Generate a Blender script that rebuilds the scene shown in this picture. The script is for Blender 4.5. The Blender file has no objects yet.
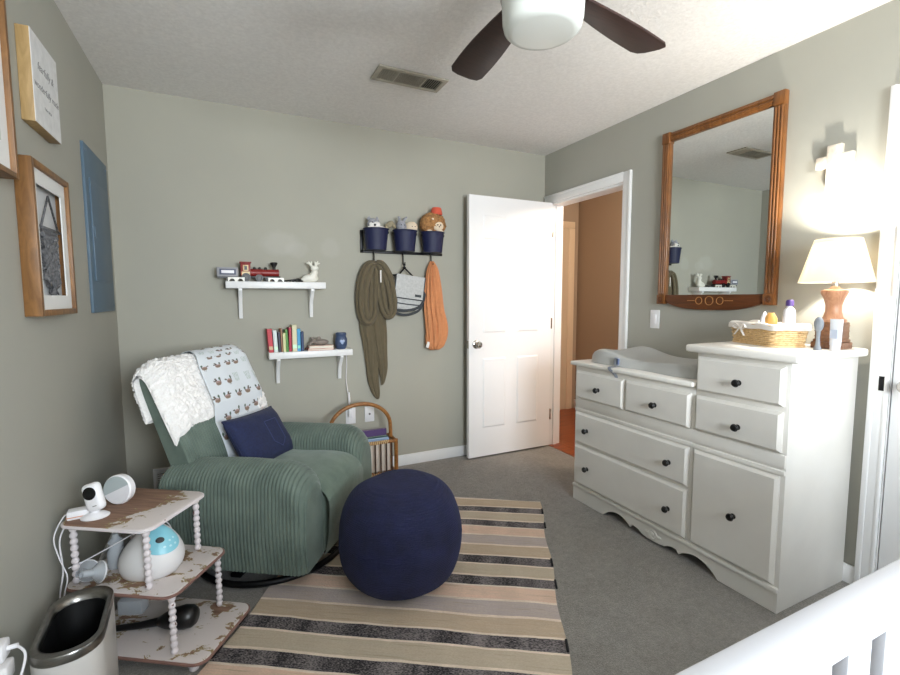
import bpy, bmesh, math, random
from mathutils import Vector, Matrix, noise
random.seed(7)
PI = math.pi
scn = bpy.context.scene
COL = scn.collection
W, H, YR = 3.009, 2.44, -4.85          # right wall x, ceiling z, rear wall y

# ------------------------------------------------------------------ materials
def lin(c):
    o = []
    for v in c[:3]:
        v /= 255.0
        o.append(v / 12.92 if v <= .04045 else ((v + .055) / 1.055) ** 2.4)
    return (o[0], o[1], o[2], 1)

class N:
    def __init__(s, name):
        s.m = bpy.data.materials.new(name); s.m.use_nodes = True
        s.t = s.m.node_tree; s.b = s.t.nodes['Principled BSDF']
        s.tc = None
    def n(s, typ, **kw):
        x = s.t.nodes.new(typ)
        for k, v in kw.items():
            if k.startswith('i_'):
                x.inputs[int(k[2:])].default_value = v
            else:
                setattr(x, k, v)
        return x
    def l(s, a, b): s.t.links.new(a, b)
    def coord(s, scale=(1, 1, 1), rot=(0, 0, 0)):
        if not s.tc: s.tc = s.n('ShaderNodeTexCoord')
        mp = s.n('ShaderNodeMapping')
        mp.inputs['Scale'].default_value = scale; mp.inputs['Rotation'].default_value = rot
        s.l(s.tc.outputs['Object'], mp.inputs['Vector']); return mp.outputs[0]
    def noise(s, scale, detail=4, rough=.55, sc=(1, 1, 1), rot=(0, 0, 0), dist=0):
        x = s.n('ShaderNodeTexNoise'); x.inputs['Scale'].default_value = scale
        x.inputs['Detail'].default_value = detail; x.inputs['Roughness'].default_value = rough
        x.inputs['Distortion'].default_value = dist
        s.l(s.coord(sc, rot), x.inputs['Vector']); return x.outputs['Fac']
    def ramp(s, fac, stops, interp='LINEAR'):
        r = s.n('ShaderNodeValToRGB'); cr = r.color_ramp; cr.interpolation = interp
        while len(cr.elements) < len(stops): cr.elements.new(.5)
        for e, (p, c) in zip(cr.elements, stops):
            e.position = p; e.color = c if len(c) == 4 and max(c) <= 1 else lin(c)
        s.l(fac, r.inputs['Fac']); return r.outputs['Color']
    def mix(s, fac, a, b):
        x = s.n('ShaderNodeMix', data_type='RGBA')
        for sock, v in ((x.inputs['Factor'], fac), (x.inputs[6], a), (x.inputs[7], b)):
            if isinstance(v, (int, float)): sock.default_value = v
            elif isinstance(v, tuple): sock.default_value = lin(v)
            else: s.l(v, sock)
        return x.outputs[2]
    def math(s, op, a, b=0.0, c=None):
        x = s.n('ShaderNodeMath', operation=op)
        for i, v in enumerate((a, b, c)):
            if v is None: continue
            if isinstance(v, (int, float)): x.inputs[i].default_value = v
            else: s.l(v, x.inputs[i])
        return x.outputs[0]
    def col(s, v):
        if isinstance(v, tuple): s.b.inputs['Base Color'].default_value = lin(v)
        else: s.l(v, s.b.inputs['Base Color'])
    def bump(s, h, strength=.3, dist=.002):
        x = s.n('ShaderNodeBump'); x.inputs['Strength'].default_value = strength
        x.inputs['Distance'].default_value = dist
        s.l(h, x.inputs['Height']); s.l(x.outputs[0], s.b.inputs['Normal'])
    def set(s, **kw):
        for k, v in kw.items(): s.b.inputs[k].default_value = v
        return s

def mat(name, c, rough=.5, metal=0, var=0.0, vs=20, bump=0, bs=200, bd=.001, sheen=0, spec=.5, coat=0, sc=(1, 1, 1)):
    s = N(name); s.set(Roughness=rough, Metallic=metal)
    s.b.inputs['Specular IOR Level'].default_value = spec
    if sheen: s.b.inputs['Sheen Weight'].default_value = sheen
    if coat: s.b.inputs['Coat Weight'].default_value = coat
    if var:
        f = s.noise(vs, 3, sc=sc)
        d = tuple(max(0, int(v * (1 - var))) for v in c); u = tuple(min(255, int(v * (1 + var))) for v in c)
        s.col(s.ramp(f, [(.3, d), (.7, u)]))
    else: s.col(c)
    if bump: s.bump(s.noise(bs, 2, sc=sc), bump, bd)
    return s.m

def wood(name, a, b, scale=14, sc=(1, 1, 1), rough=.4, rot=(0, 0, 0)):
    s = N(name); s.set(Roughness=rough)
    f = s.noise(scale, 5, .6, sc=sc, rot=rot, dist=1.2)
    s.col(s.ramp(f, [(.32, a), (.68, b)])); s.bump(f, .1, .001); return s.m

M = {}
def make_materials():
    # wall paint, with repaired lighter spots on the back wall
    def wallpaint(name, c, patch=False):
        s = N(name); s.set(Roughness=.75); s.b.inputs['Specular IOR Level'].default_value = .3
        d = tuple(int(v * .975) for v in c)
        cc = s.ramp(s.noise(1.5, 3), [(.3, d), (.7, c)])
        if patch:
            tc = s.tc
            for (px, pz, rx, rz, amt) in ((.90, 1.615, .13, .09, .16), (1.22, 1.60, .075, .075, .11), (1.0, 1.58, .08, .06, .11)):
                mp = s.n('ShaderNodeMapping'); mp.vector_type = 'POINT'
                mp.inputs['Location'].default_value = (-px / rx, 0, -pz / rz); mp.inputs['Scale'].default_value = (1 / rx, 0, 1 / rz)
                s.l(tc.outputs['Object'], mp.inputs['Vector'])
                ln = s.n('ShaderNodeVectorMath', operation='LENGTH'); s.l(mp.outputs[0], ln.inputs[0])
                r = s.math('ADD', ln.outputs['Value'], s.math('MULTIPLY', s.noise(14, 3), .6))
                mr = s.n('ShaderNodeMapRange'); mr.inputs[1].default_value = 1.35; mr.inputs[2].default_value = .95
                mr.inputs[3].default_value = 0; mr.inputs[4].default_value = amt
                s.l(r, mr.inputs[0])
                cc = s.mix(mr.outputs[0], cc, (205, 205, 203))
        s.col(cc); s.bump(s.noise(160, 3), .12, .002); return s.m
    M['wall'] = wallpaint('wall_paint', (170, 169, 159))
    M['wall_back'] = wallpaint('wall_paint_patched', (170, 168, 156), True)
    s = N('ceiling_texture'); s.set(Roughness=.9); s.col(s.ramp(s.noise(60, 4), [(.3, (228, 226, 224)), (.7, (240, 238, 236))]))
    s.bump(s.noise(55, 5, .65), .6, .008); M['ceiling'] = s.m
    # carpet
    s = N('carpet_pile'); s.set(Roughness=.95); s.b.inputs['Sheen Weight'].default_value = .25
    b3 = s.ramp(s.noise(34, 4, .7), [(.35, (104, 98, 90)), (.65, (156, 149, 140))])
    a = s.ramp(s.noise(130, 4, .8), [(.3, (74, 71, 68)), (.5, (128, 124, 118)), (.7, (190, 184, 176))])
    b = s.ramp(s.noise(7, 4, .6), [(.35, (114, 110, 105)), (.65, (150, 145, 139))])
    s.col(s.mix(.35, s.mix(.45, a, b), b3)); s.bump(s.noise(170, 3, .75), 1, .008); M['carpet'] = s.m
    M['white_trim'] = mat('white_trim_paint', (232, 232, 232), .35)
    M['door_white'] = mat('door_white_paint', (240, 240, 241), .35)
    M['dresser'] = mat('dresser_white_paint', (226, 223, 217), .42, var=.012, vs=6)
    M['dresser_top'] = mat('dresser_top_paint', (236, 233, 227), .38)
    M['hall_wall'] = mat('hall_tan_paint', (164, 144, 124), .7)
    s = N('hall_wood_floor'); s.set(Roughness=.3)
    f = s.noise(5, 5, .6, sc=(1, 9, 1), dist=1)
    s.col(s.ramp(f, [(.3, (96, 38, 14)), (.7, (150, 72, 30))])); M['hall_floor'] = s.m
    M['black_knob'] = mat('black_knob', (18, 17, 18), .3)
    M['black_metal'] = mat('black_metal', (22, 22, 24), .4, .6)
    M['black_plastic'] = mat('black_plastic', (14, 14, 15), .35)
    M['steel'] = mat('brushed_steel', (140, 138, 134), .28, 1.0, var=.06, vs=60, sc=(1, 1, 12))
    M['chrome'] = mat('satin_nickel', (190, 186, 180), .22, 1.0)
    M['mirror'] = mat('mirror_glass', (236, 240, 238), .01, 1.0)
    M['oak'] = wood('mirror_oak', (96, 58, 26), (138, 88, 42), 12, (1, 3, .4), .35)
    M['oak_dark'] = wood('mirror_oak_board', (78, 42, 18), (106, 60, 27), 10, (1, .4, 3), .35)
    M['inlay'] = mat('pale_inlay', (168, 118, 62), .4)
    M['frame_wood'] = wood('frame_wood', (104, 70, 36), (138, 97, 53), 14, (3, 3, .5), .45)
    M['pine'] = wood('pine_block', (150, 122, 78), (180, 150, 102), 14, (3, 3, .5), .55)
    M['blue_panel'] = mat('blue_panel_paint', (84, 106, 124), .5, var=.02, vs=5)
    M['blue_panel_door'] = mat('blue_panel_door_paint', (80, 102, 121), .45)
    M['paper'] = mat('mat_board', (226, 226, 224), .7)
    M['ink'] = mat('ink_grey', (132, 132, 132), .8)
    M['sign_face'] = mat('sign_white', (216, 216, 216), .7, var=.04, vs=30)
    M['macrame'] = mat('macrame_grey', (92, 92, 94), .95, var=.22, vs=120, bump=.8, bs=240, bd=.003)
    s = N('thin_glass'); s.set(Roughness=.05); s.b.inputs['Alpha'].default_value = .12; s.col((235, 240, 240)); M['thin_glass'] = s.m
    s = N('clear_plastic'); s.set(Roughness=.12); s.b.inputs['Alpha'].default_value = .42; s.col((214, 220, 226)); M['clear_plastic'] = s.m
    M['white_plastic'] = mat('white_plastic', (236, 235, 238), .35)
    M['white_plastic_soft'] = mat('white_plastic_soft', (230, 228, 228), .45)
    M['grey_fabric'] = mat('speaker_grey', (168, 178, 180), .8, bump=.3, bs=600)
    M['speaker_white'] = mat('speaker_white', (222, 222, 226), .7, bump=.25, bs=600)
    M['lens'] = mat('camera_lens', (8, 8, 10), .08)
    M['aqua'] = mat('aqua_plastic', (134, 200, 216), .35)
    M['screen'] = mat('dark_screen', (40, 46, 50), .2)
    # chair corduroy
    s = N('green_corduroy'); s.set(Roughness=.9); s.b.inputs['Sheen Weight'].default_value = .45; s.b.inputs['Sheen Roughness'].default_value = .4
    s.b.inputs['Sheen Tint'].default_value = lin((205, 215, 210))
    s.col(s.ramp(s.noise(9, 4, .6), [(.3, (84, 98, 90)), (.7, (106, 120, 110))])); s.bump(s.noise(500, 2), .25, .001); M['cord'] = s.m
    s = N('green_corduroy_seat'); s.set(Roughness=.85); s.b.inputs['Sheen Weight'].default_value = .5
    s.b.inputs['Sheen Tint'].default_value = lin((205, 215, 210))
    s.col(s.ramp(s.noise(11, 4, .65), [(.28, (82, 98, 88)), (.72, (110, 126, 113))]))
    s.bump(s.noise(300, 3), .3, .0015); M['cord_seat'] = s.m
    s = N('navy_pouf_fabric'); s.set(Roughness=.9); s.b.inputs['Sheen Weight'].default_value = .1; s.b.inputs['Sheen Tint'].default_value = lin((90, 105, 180))
    s.col(s.ramp(s.noise(14, 4), [(.3, (14, 18, 48)), (.7, (23, 28, 66))]))
    w = s.n('ShaderNodeTexWave', bands_direction='Z'); w.inputs['Scale'].default_value = 40; w.inputs['Distortion'].default_value = 3.0; w.inputs['Detail'].default_value = 2; w.inputs['Detail Scale'].default_value = 3
    s.l(s.coord(), w.inputs['Vector']); s.bump(w.outputs['Fac'], .7, .0035); M['pouf'] = s.m
    M['denim'] = mat('navy_denim', (27, 36, 72), .85, var=.12, vs=90, bump=.4, bs=700, sheen=.05)
    M['denim_seam'] = mat('denim_seam', (66, 76, 118), .8)
    s = N('white_sherpa'); s.set(Roughness=1); s.b.inputs['Sheen Weight'].default_value = .4
    s.b.inputs['Subsurface Weight'].default_value = .0
    f = s.noise(130, 4, .7); s.col(s.ramp(f, [(.3, (240, 235, 232)), (.6, (252, 250, 248))])); s.bump(f, .6, .010); M['sherpa'] = s.m
    s = N('printed_muslin'); s.set(Roughness=.9)
    at = s.n('ShaderNodeVertexColor', layer_name='print'); s.l(at.outputs['Color'], s.b.inputs['Base Color']); s.bump(s.noise(500, 2), .3, .001); M['muslin'] = s.m
    # rug
    s = N('striped_rug'); s.set(Roughness=.95)
    s.coord(); sp = s.n('ShaderNodeSeparateXYZ'); s.l(s.tc.outputs['Object'], sp.inputs[0])
    wob = s.math('MULTIPLY', s.math('SUBTRACT', s.noise(3.2, 3), .5), .022)
    T = .53
    u = s.math('DIVIDE', s.math('FLOORED_MODULO', s.math('ADD', sp.outputs['X'], wob), T), T)
    tan, tan2, pink, lil, cream, dk = (194, 173, 148), (194, 181, 160), (234, 200, 178), (184, 172, 172), (244, 228, 212), (66, 62, 66)
    b = [0, .098, .172, .266, .342, .432, .53]
    cs = [tan, dk, tan2, dk, pink, lil]
    stops = []
    for i in range(6):
        stops += [(b[i] / T, cream), (b[i] / T + .022, cs[i])]
    base = s.ramp(u, stops, 'CONSTANT')
    weave = s.noise(210, 2, .6, sc=(1.6, .6, 1))
    seg = s.noise(6, 2, sc=(.15, 1.4, 1)); seg2 = s.noise(60, 3, sc=(3, .25, 1))
    c1 = s.mix(s.ramp(seg2, [(.35, (0, 0, 0, 1)), (.65, (.4, .4, .4, 1))]), base, (206, 190, 170))
    c1 = s.mix(s.ramp(s.noise(8, 3, sc=(.5, 1.0, 1)), [(.40, (0, 0, 0, 1)), (.56, (.16, .16, .16, 1))], 'LINEAR'), c1, (160, 144, 126))
    c1 = s.mix(s.ramp(s.noise(34, 3, sc=(3.2, .12, 1)), [(.60, (0, 0, 0, 1)), (.68, (.32, .32, .32, 1))]), c1, (142, 126, 100))
    c1 = s.mix(s.ramp(weave, [(.4, (.14, .14, .14, 1)), (.6, (0, 0, 0, 1))]), c1, (130, 112, 96))
    darkmask = s.ramp(u, [(0, (0, 0, 0, 1)), (b[1] / T + .022, (1, 1, 1, 1)), (b[2] / T, (0, 0, 0, 1)), (b[3] / T + .022, (1, 1, 1, 1)), (b[4] / T, (0, 0, 0, 1))], 'CONSTANT')
    dcol = s.mix(s.ramp(s.math('ADD', weave, s.math('MULTIPLY', s.math('SUBTRACT', seg, .5), .6)), [(.40, (0, 0, 0, 1)), (.66, (1, 1, 1, 1))]), (34, 32, 37), (140, 132, 132))
    s.col(s.mix(darkmask, c1, dcol)); s.bump(weave, .8, .004); M['rug'] = s.m
    M['rug_tag'] = mat('rug_edge_black', (24, 22, 26), .95)
    # peeling paint
    def peel(name, bias):
        s = N(name); s.set(Roughness=.7)
        f = s.noise(11, 6, .68, sc=(1, 1.6, 1), dist=.6); g = s.noise(38, 4, .6)
        wd = s.ramp(s.noise(14, 4, sc=(.5, 5, 1)), [(.3, (116, 86, 70)), (.7, (152, 120, 100))])
        sp = s.n('ShaderNodeSeparateXYZ'); s.coord(); s.l(s.tc.outputs['Object'], sp.inputs[0])
        ff = s.math('ADD', f, s.math('MULTIPLY', g, .14))
        if bias == 'top':
            # bare in the middle and left, paint left at the right end and edges
            ax = s.math('ABSOLUTE', s.math('ADD', sp.outputs['X'], .06)); r = s.math('ADD', s.math('MULTIPLY', ax, 1.7), s.math('MULTIPLY', s.math('ABSOLUTE', s.math('SUBTRACT', sp.outputs['Y'], .02)), .9))
            ff = s.math('ADD', s.math('MULTIPLY', ff, .8), s.math('SUBTRACT', r, .245))
        else: ff = s.math('ADD', ff, .015)
        m1 = s.ramp(ff, [(.53, (0, 0, 0, 1)), (.54, (1, 1, 1, 1))])
        m2 = s.ramp(ff, [(.50, (0, 0, 0, 1)), (.51, (1, 1, 1, 1))])
        olive = s.mix(m2, wd, (150, 134, 92))
        s.col(s.mix(m1, olive, (208, 199, 196))); s.bump(m1, .5, .0015); return s.m
    M['peel_top'] = peel('peeling_paint_top', 'top'); M['peel'] = peel('peeling_paint', '')
    s = N('peeling_spindle'); s.set(Roughness=.7)
    s.col(s.mix(s.ramp(s.noise(30, 5, .65), [(.64, (0, 0, 0, 1)), (.66, (1, 1, 1, 1))]), (220, 212, 214), (108, 74, 66))); M['peel_leg'] = s.m
    M['fan_blade'] = wood('fan_blade_wood', (44, 26, 24), (62, 38, 34), 16, (.6, 6, 1), .45)
    M['fan_metal'] = mat('fan_brushed_nickel', (150, 146, 142), .35, .9)
    s = N('frosted_globe'); s.set(Roughness=.25); s.col((236, 240, 236)); s.b.inputs['Subsurface Weight'].default_value = 0; M['globe'] = s.m
    M['vent'] = mat('vent_cream', (170, 164, 150), .5)
    M['vent_dark'] = mat('vent_dark', (62, 58, 52), .8)
    M['vent_grey'] = mat('vent_grey', (132, 126, 116), .6)
    M['rattan'] = wood('rattan', (118, 72, 32), (170, 116, 58), 40, (1, 1, 1), .4)
    M['wicker'] = wood('wicker', (206, 172, 122), (236, 208, 160), 60, (1, 1, 1), .55)
    M['linen'] = mat('white_linen', (236, 232, 228), .9, bump=.3, bs=300)
    s = N('lamp_shade_cloth'); t = s.t
    tr = s.n('ShaderNodeBsdfTranslucent'); tr.inputs['Color'].default_value = lin((250, 242, 226)); df = s.n('ShaderNodeBsdfDiffuse'); df.inputs['Color'].default_value = lin((250, 245, 234))
    mx = s.n('ShaderNodeMixShader'); mx.inputs[0].default_value = .72
    s.l(df.outputs[0], mx.inputs[1]); s.l(tr.outputs[0], mx.inputs[2]); s.l(mx.outputs[0], t.nodes['Material Output'].inputs['Surface']); M['shade'] = s.m
    s = N('bulb_lit'); s.b.inputs['Emission Color'].default_value = (1, .82, .6, 1); s.b.inputs['Emission Strength'].default_value = 12; M['bulb'] = s.m
    M['lamp_wood'] = wood('lamp_wood', (150, 104, 76), (186, 138, 106), 16, (3, 3, .6), .4)
    M['lamp_dark'] = wood('lamp_wood_dark', (92, 60, 40), (128, 88, 60), 16, (3, 3, .6), .4)
    M['navy_tin'] = mat('navy_bucket', (14, 22, 62), .6)
    M['pad'] = mat('changing_pad_grey', (178, 179, 177), .6, bump=.15, bs=400)
    M['strap_grey'] = mat('strap_grey', (150, 156, 168), .7)
    M['buckle'] = mat('buckle_blue', (84, 96, 128), .4)
    M['olive'] = mat('olive_knit', (98, 88, 68), .95, var=.03, vs=30, bump=.4, bs=500, sheen=.2)
    M['orange'] = mat('orange_muslin', (200, 134, 90), .9, var=.03, vs=40, bump=.3, bs=300)
    M['bag'] = mat('bag_grey', (188, 189, 188), .85, var=.05, vs=90, bump=.3, bs=600)
    M['bag_dark'] = mat('bag_dark_trim', (58, 62, 66), .8)
    M['cord_white'] = mat('white_cable', (226, 224, 228), .5)
    M['lotion'] = mat('pale_tube', (232, 234, 240), .35)
    M['brush_grey'] = mat('silicone_grey', (132, 138, 146), .5)
    M['bottle_purple'] = mat('purple_cap', (70, 48, 112), .4)
    M['cream'] = mat('cream_plush', (226, 208, 184), .95, bump=.6, bs=160, bd=.004)
    M['grey_plush'] = mat('grey_plush', (150, 152, 160), .95, var=.12, vs=60, bump=.7, bs=160, bd=.005)
    M['white_plush'] = mat('white_plush', (232, 228, 224), .95, bump=.6, bs=160, bd=.004)
    M['mane'] = mat('brown_mane', (162, 118, 74), .95, var=.2, vs=60, bump=1, bs=140, bd=.008)
    M['red_felt'] = mat('red_felt', (204, 88, 66), .9)
    M['olive_plush'] = mat('olive_plush', (150, 140, 116), .95)
    M['train_red'] = mat('train_red', (132, 34, 32), .4)
    M['train_black'] = mat('train_black', (17, 16, 18), .4)
    M['train_grey'] = mat('wagon_grey', (150, 150, 154), .5)
    M['train_blue'] = mat('wagon_window_blue', (84, 90, 112), .5)
    M['train_cream'] = mat('cab_cream', (222, 198, 150), .5)
    M['ceramic'] = mat('white_ceramic', (228, 226, 216), .35)
    M['jar'] = mat('blue_glaze', (64, 80, 110), .3)
    M['jar_mark'] = mat('pale_mark', (160, 176, 206), .5)
    M['elephant'] = mat('grey_brown_toy', (132, 122, 114), .8)
    M['pages'] = mat('page_edges', (226, 220, 206), .8)
    M['bin_white'] = mat('bin_white', (204, 201, 197), .35)
    M['bin_liner'] = mat('bin_liner_black', (8, 8, 9), .5)
    M['crib'] = mat('crib_white', (206, 207, 213), .4)
    M['cross'] = mat('whitewashed_wood', (228, 216, 200), .7, var=.08, vs=40, bump=.4, bs=60)
    M['plate'] = mat('outlet_plate', (230, 230, 232), .4)
    M['slot'] = mat('outlet_slot', (70, 70, 72), .6)
    M['mattress'] = mat('crib_sheet', (214, 206, 196), .9)
make_materials()

def cmat(name, c, rough=.6):
    if name not in M: M[name] = mat(name, c, rough)
    return M[name]

# ------------------------------------------------------------------ mesh builder
class B:
    def __init__(s): s.bm = bmesh.new()
    def merge(s, b2, mi=0):
        for f in b2.faces: f.material_index = mi
        me = bpy.data.meshes.new('t'); b2.to_mesh(me); b2.free(); s.bm.from_mesh(me); bpy.data.meshes.remove(me); return s
    def box(s, c, d, bev=0, seg=2, rot=None, mi=0):
        b = bmesh.new(); bmesh.ops.create_cube(b, size=1)
        bmesh.ops.scale(b, vec=d, verts=b.verts)
        if bev: bmesh.ops.bevel(b, geom=list(b.edges), offset=bev, segments=seg, profile=.5, affect='EDGES')
        if rot is not None: bmesh.ops.transform(b, matrix=rot.to_4x4(), verts=b.verts)
        bmesh.ops.translate(b, vec=c, verts=b.verts); return s.merge(b, mi)
    def bb(s, x0, x1, y0, y1, z0, z1, bev=0, seg=2, mi=0):
        return s.box(((x0 + x1) / 2, (y0 + y1) / 2, (z0 + z1) / 2), (abs(x1 - x0), abs(y1 - y0), abs(z1 - z0)), bev, seg, None, mi)
    def lathe(s, o, prof, seg=24, axis='Z', mi=0, squash=(1, 1), rot=None, cap=True):
        b = bmesh.new(); rings = []
        for r, z in prof:
            rings.append([b.verts.new((max(r, 1e-5) * math.cos(2 * PI * k / seg) * squash[0], max(r, 1e-5) * math.sin(2 * PI * k / seg) * squash[1], z)) for k in range(seg)])
        for a, c in zip(rings, rings[1:]):
            for k in range(seg): b.faces.new((a[k], a[(k + 1) % seg], c[(k + 1) % seg], c[k]))
        if cap:
            b.faces.new(list(reversed(rings[0]))); b.faces.new(rings[-1])
        R = {'Z': Matrix.Identity(3), 'X': Matrix(((0, 0, 1), (1, 0, 0), (0, 1, 0))), 'Y': Matrix(((0, 1, 0), (0, 0, 1), (1, 0, 0)))}[axis]
        if rot is not None: R = rot
        bmesh.ops.transform(b, matrix=R.to_4x4(), verts=b.verts)
        bmesh.ops.translate(b, vec=o, verts=b.verts); bmesh.ops.recalc_face_normals(b, faces=b.faces)
        return s.merge(b, mi)
    def tube(s, pts, r, seg=8, closed=False, mi=0, flat=None):
        b = bmesh.new(); P = [Vector(p) for p in pts]; n = len(P); rings = []; up = Vector((0, 0, 1)); prev = None
        for i in range(n):
            t = (P[(i + 1) % n] - P[i - 1]) if closed else (P[min(i + 1, n - 1)] - P[max(i - 1, 0)])
            t.normalize()
            a = prev if prev is not None else (up if abs(t.z) < .9 else Vector((1, 0, 0)))
            x = a - t * a.dot(t); x.normalize(); y = t.cross(x); prev = x
            rr = r[i] if isinstance(r, (list, tuple)) else r
            fx, fy = flat or (1, 1)
            rings.append([b.verts.new(P[i] + x * rr * fx * math.cos(2 * PI * k / seg) + y * rr * fy * math.sin(2 * PI * k / seg)) for k in range(seg)])
        m = n if closed else n - 1
        for i in range(m):
            a, c = rings[i], rings[(i + 1) % n]
            for k in range(seg): b.faces.new((a[k], a[(k + 1) % seg], c[(k + 1) % seg], c[k]))
        if not closed: b.faces.new(list(reversed(rings[0]))); b.faces.new(rings[-1])
        bmesh.ops.recalc_face_normals(b, faces=b.faces)
        return s.merge(b, mi)
    def cyl(s, p0, p1, r, seg=16, mi=0): return s.tube([p0, p1], r, seg, mi=mi)
    def ball(s, c, r, sc=(1, 1, 1), seg=20, mi=0, rot=None, nz=0, nf=20):
        b = bmesh.new(); bmesh.ops.create_uvsphere(b, u_segments=seg, v_segments=max(8, seg * 2 // 3), radius=r)
        if nz:
            for v in b.verts: v.co += v.co.normalized() * noise.noise(v.co * nf) * nz
        bmesh.ops.scale(b, vec=sc, verts=b.verts)
        if rot is not None: bmesh.ops.transform(b, matrix=rot.to_4x4(), verts=b.verts)
        bmesh.ops.translate(b, vec=c, verts=b.verts); return s.merge(b, mi)
    def prism(s, poly, fn0, fn1, mi=0, bev=0):
        """poly: 2-D outline; fn0/fn1 map an outline point to 3-D on the two sides"""
        b = bmesh.new(); A = [b.verts.new(fn0(p)) for p in poly]; C = [b.verts.new(fn1(p)) for p in poly]; n = len(poly)
        b.faces.new(A); b.faces.new(list(reversed(C)))
        for k in range(n): b.faces.new((A[k], C[k], C[(k + 1) % n], A[(k + 1) % n]))
        bmesh.ops.recalc_face_normals(b, faces=b.faces)
        if bev:
            ed = [e for e in b.edges if (e.verts[0] in A and e.verts[1] in A) or (e.verts[0] in C and e.verts[1] in C)]
            bmesh.ops.bevel(b, geom=ed, offset=bev, segments=2, profile=.5, affect='EDGES')
        return s.merge(b, mi)
    def grid(s, nu, nv, fn, closed_u=False, mi=0, cap=False):
        b = bmesh.new(); V = [[b.verts.new(fn(i / (nu if closed_u else nu - 1), j / (nv - 1))) for i in range(nu)] for j in range(nv)]
        for j in range(nv - 1):
            for i in range(nu if closed_u else nu - 1):
                k = (i + 1) % nu; b.faces.new((V[j][i], V[j][k], V[j + 1][k], V[j + 1][i]))
        if cap: b.faces.new(list(reversed(V[0]))); b.faces.new(V[-1])
        if closed_u: bmesh.ops.recalc_face_normals(b, faces=b.faces)
        return s.merge(b, mi)
    def build(s, name, m, parent=None, loc=None, smooth=True, ang=38, local=False):
        me = bpy.data.meshes.new(name)
        off = None
        if parent is not None and not local:
            p = parent
            while p.parent: p = p.parent
            off = p.location.copy()
        elif loc is not None and not local: off = Vector(loc)
        if off is not None: bmesh.ops.translate(s.bm, vec=-off, verts=s.bm.verts)
        s.bm.to_mesh(me); s.bm.free()
        for x in (m if isinstance(m, list) else [m]): me.materials.append(x)
        if smooth:
            for f in me.polygons: f.use_smooth = True
            me.set_sharp_from_angle(angle=math.radians(ang))
        o = bpy.data.objects.new(name, me); COL.objects.link(o)
        if parent is not None: o.parent = parent
        elif loc is not None: o.location = loc
        return o

def tag(o, label, cat, group=None):
    o['label'] = label; o['category'] = cat
    if group: o['group'] = group
    return o
def thing(name, label, cat, loc, rz=0, group=None):
    o = bpy.data.objects.new(name, None); COL.objects.link(o); o.location = loc; o.rotation_euler = (0, 0, rz)
    o.empty_display_size = .05
    return tag(o, label, cat, group)
def struct(o): o['kind'] = 'structure'; return o
def structempty(name, loc):
    o = bpy.data.objects.new(name, None); COL.objects.link(o); o.location = loc; return struct(o)
def copy_tree(o, parent=None):
    c = o.copy(); COL.objects.link(c)
    if parent is not None: c.parent = parent
    for ch in list(o.children): copy_tree(ch, c)
    return c
def catmull(pts, n=8, closed=False):
    P = [Vector(p) for p in pts]; out = []; m = len(P)
    for i in range(m if closed else m - 1):
        if closed: a, b, c, d = P[i - 1], P[i], P[(i + 1) % m], P[(i + 2) % m]
        else: a, b, c, d = P[max(i - 1, 0)], P[i], P[i + 1], P[min(i + 2, m - 1)]
        for k in range(n):
            t = k / n
            out.append(.5 * ((2 * b) + (c - a) * t + (2 * a - 5 * b + 4 * c - d) * t * t + (3 * b - a - 3 * c + d) * t ** 3))
    if not closed: out.append(P[-1])
    return out
def rrect(hx, hy, r, n=6):
    o = []
    for cx, cy, a0 in ((hx - r, hy - r, 0), (-hx + r, hy - r, PI / 2), (-hx + r, -hy + r, PI), (hx - r, -hy + r, 1.5 * PI)):
        for k in range(n + 1):
            a = a0 + PI / 2 * k / n; o.append((cx + r * math.cos(a), cy + r * math.sin(a)))
    return o
def text_mesh(body, size, shear=0):
    cu = bpy.data.curves.new('t', 'FONT'); cu.body = body; cu.size = size; cu.align_x = 'CENTER'; cu.shear = shear; cu.extrude = .0006
    o = bpy.data.objects.new('t', cu); COL.objects.link(o)
    me = bpy.data.meshes.new_from_object(o.evaluated_get(bpy.context.evaluated_depsgraph_get()))
    bpy.data.objects.remove(o); bpy.data.curves.remove(cu); return me
RZ = lambda a: Matrix.Rotation(a, 3, 'Z')
RX = lambda a: Matrix.Rotation(a, 3, 'X')
RY = lambda a: Matrix.Rotation(a, 3, 'Y')

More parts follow.
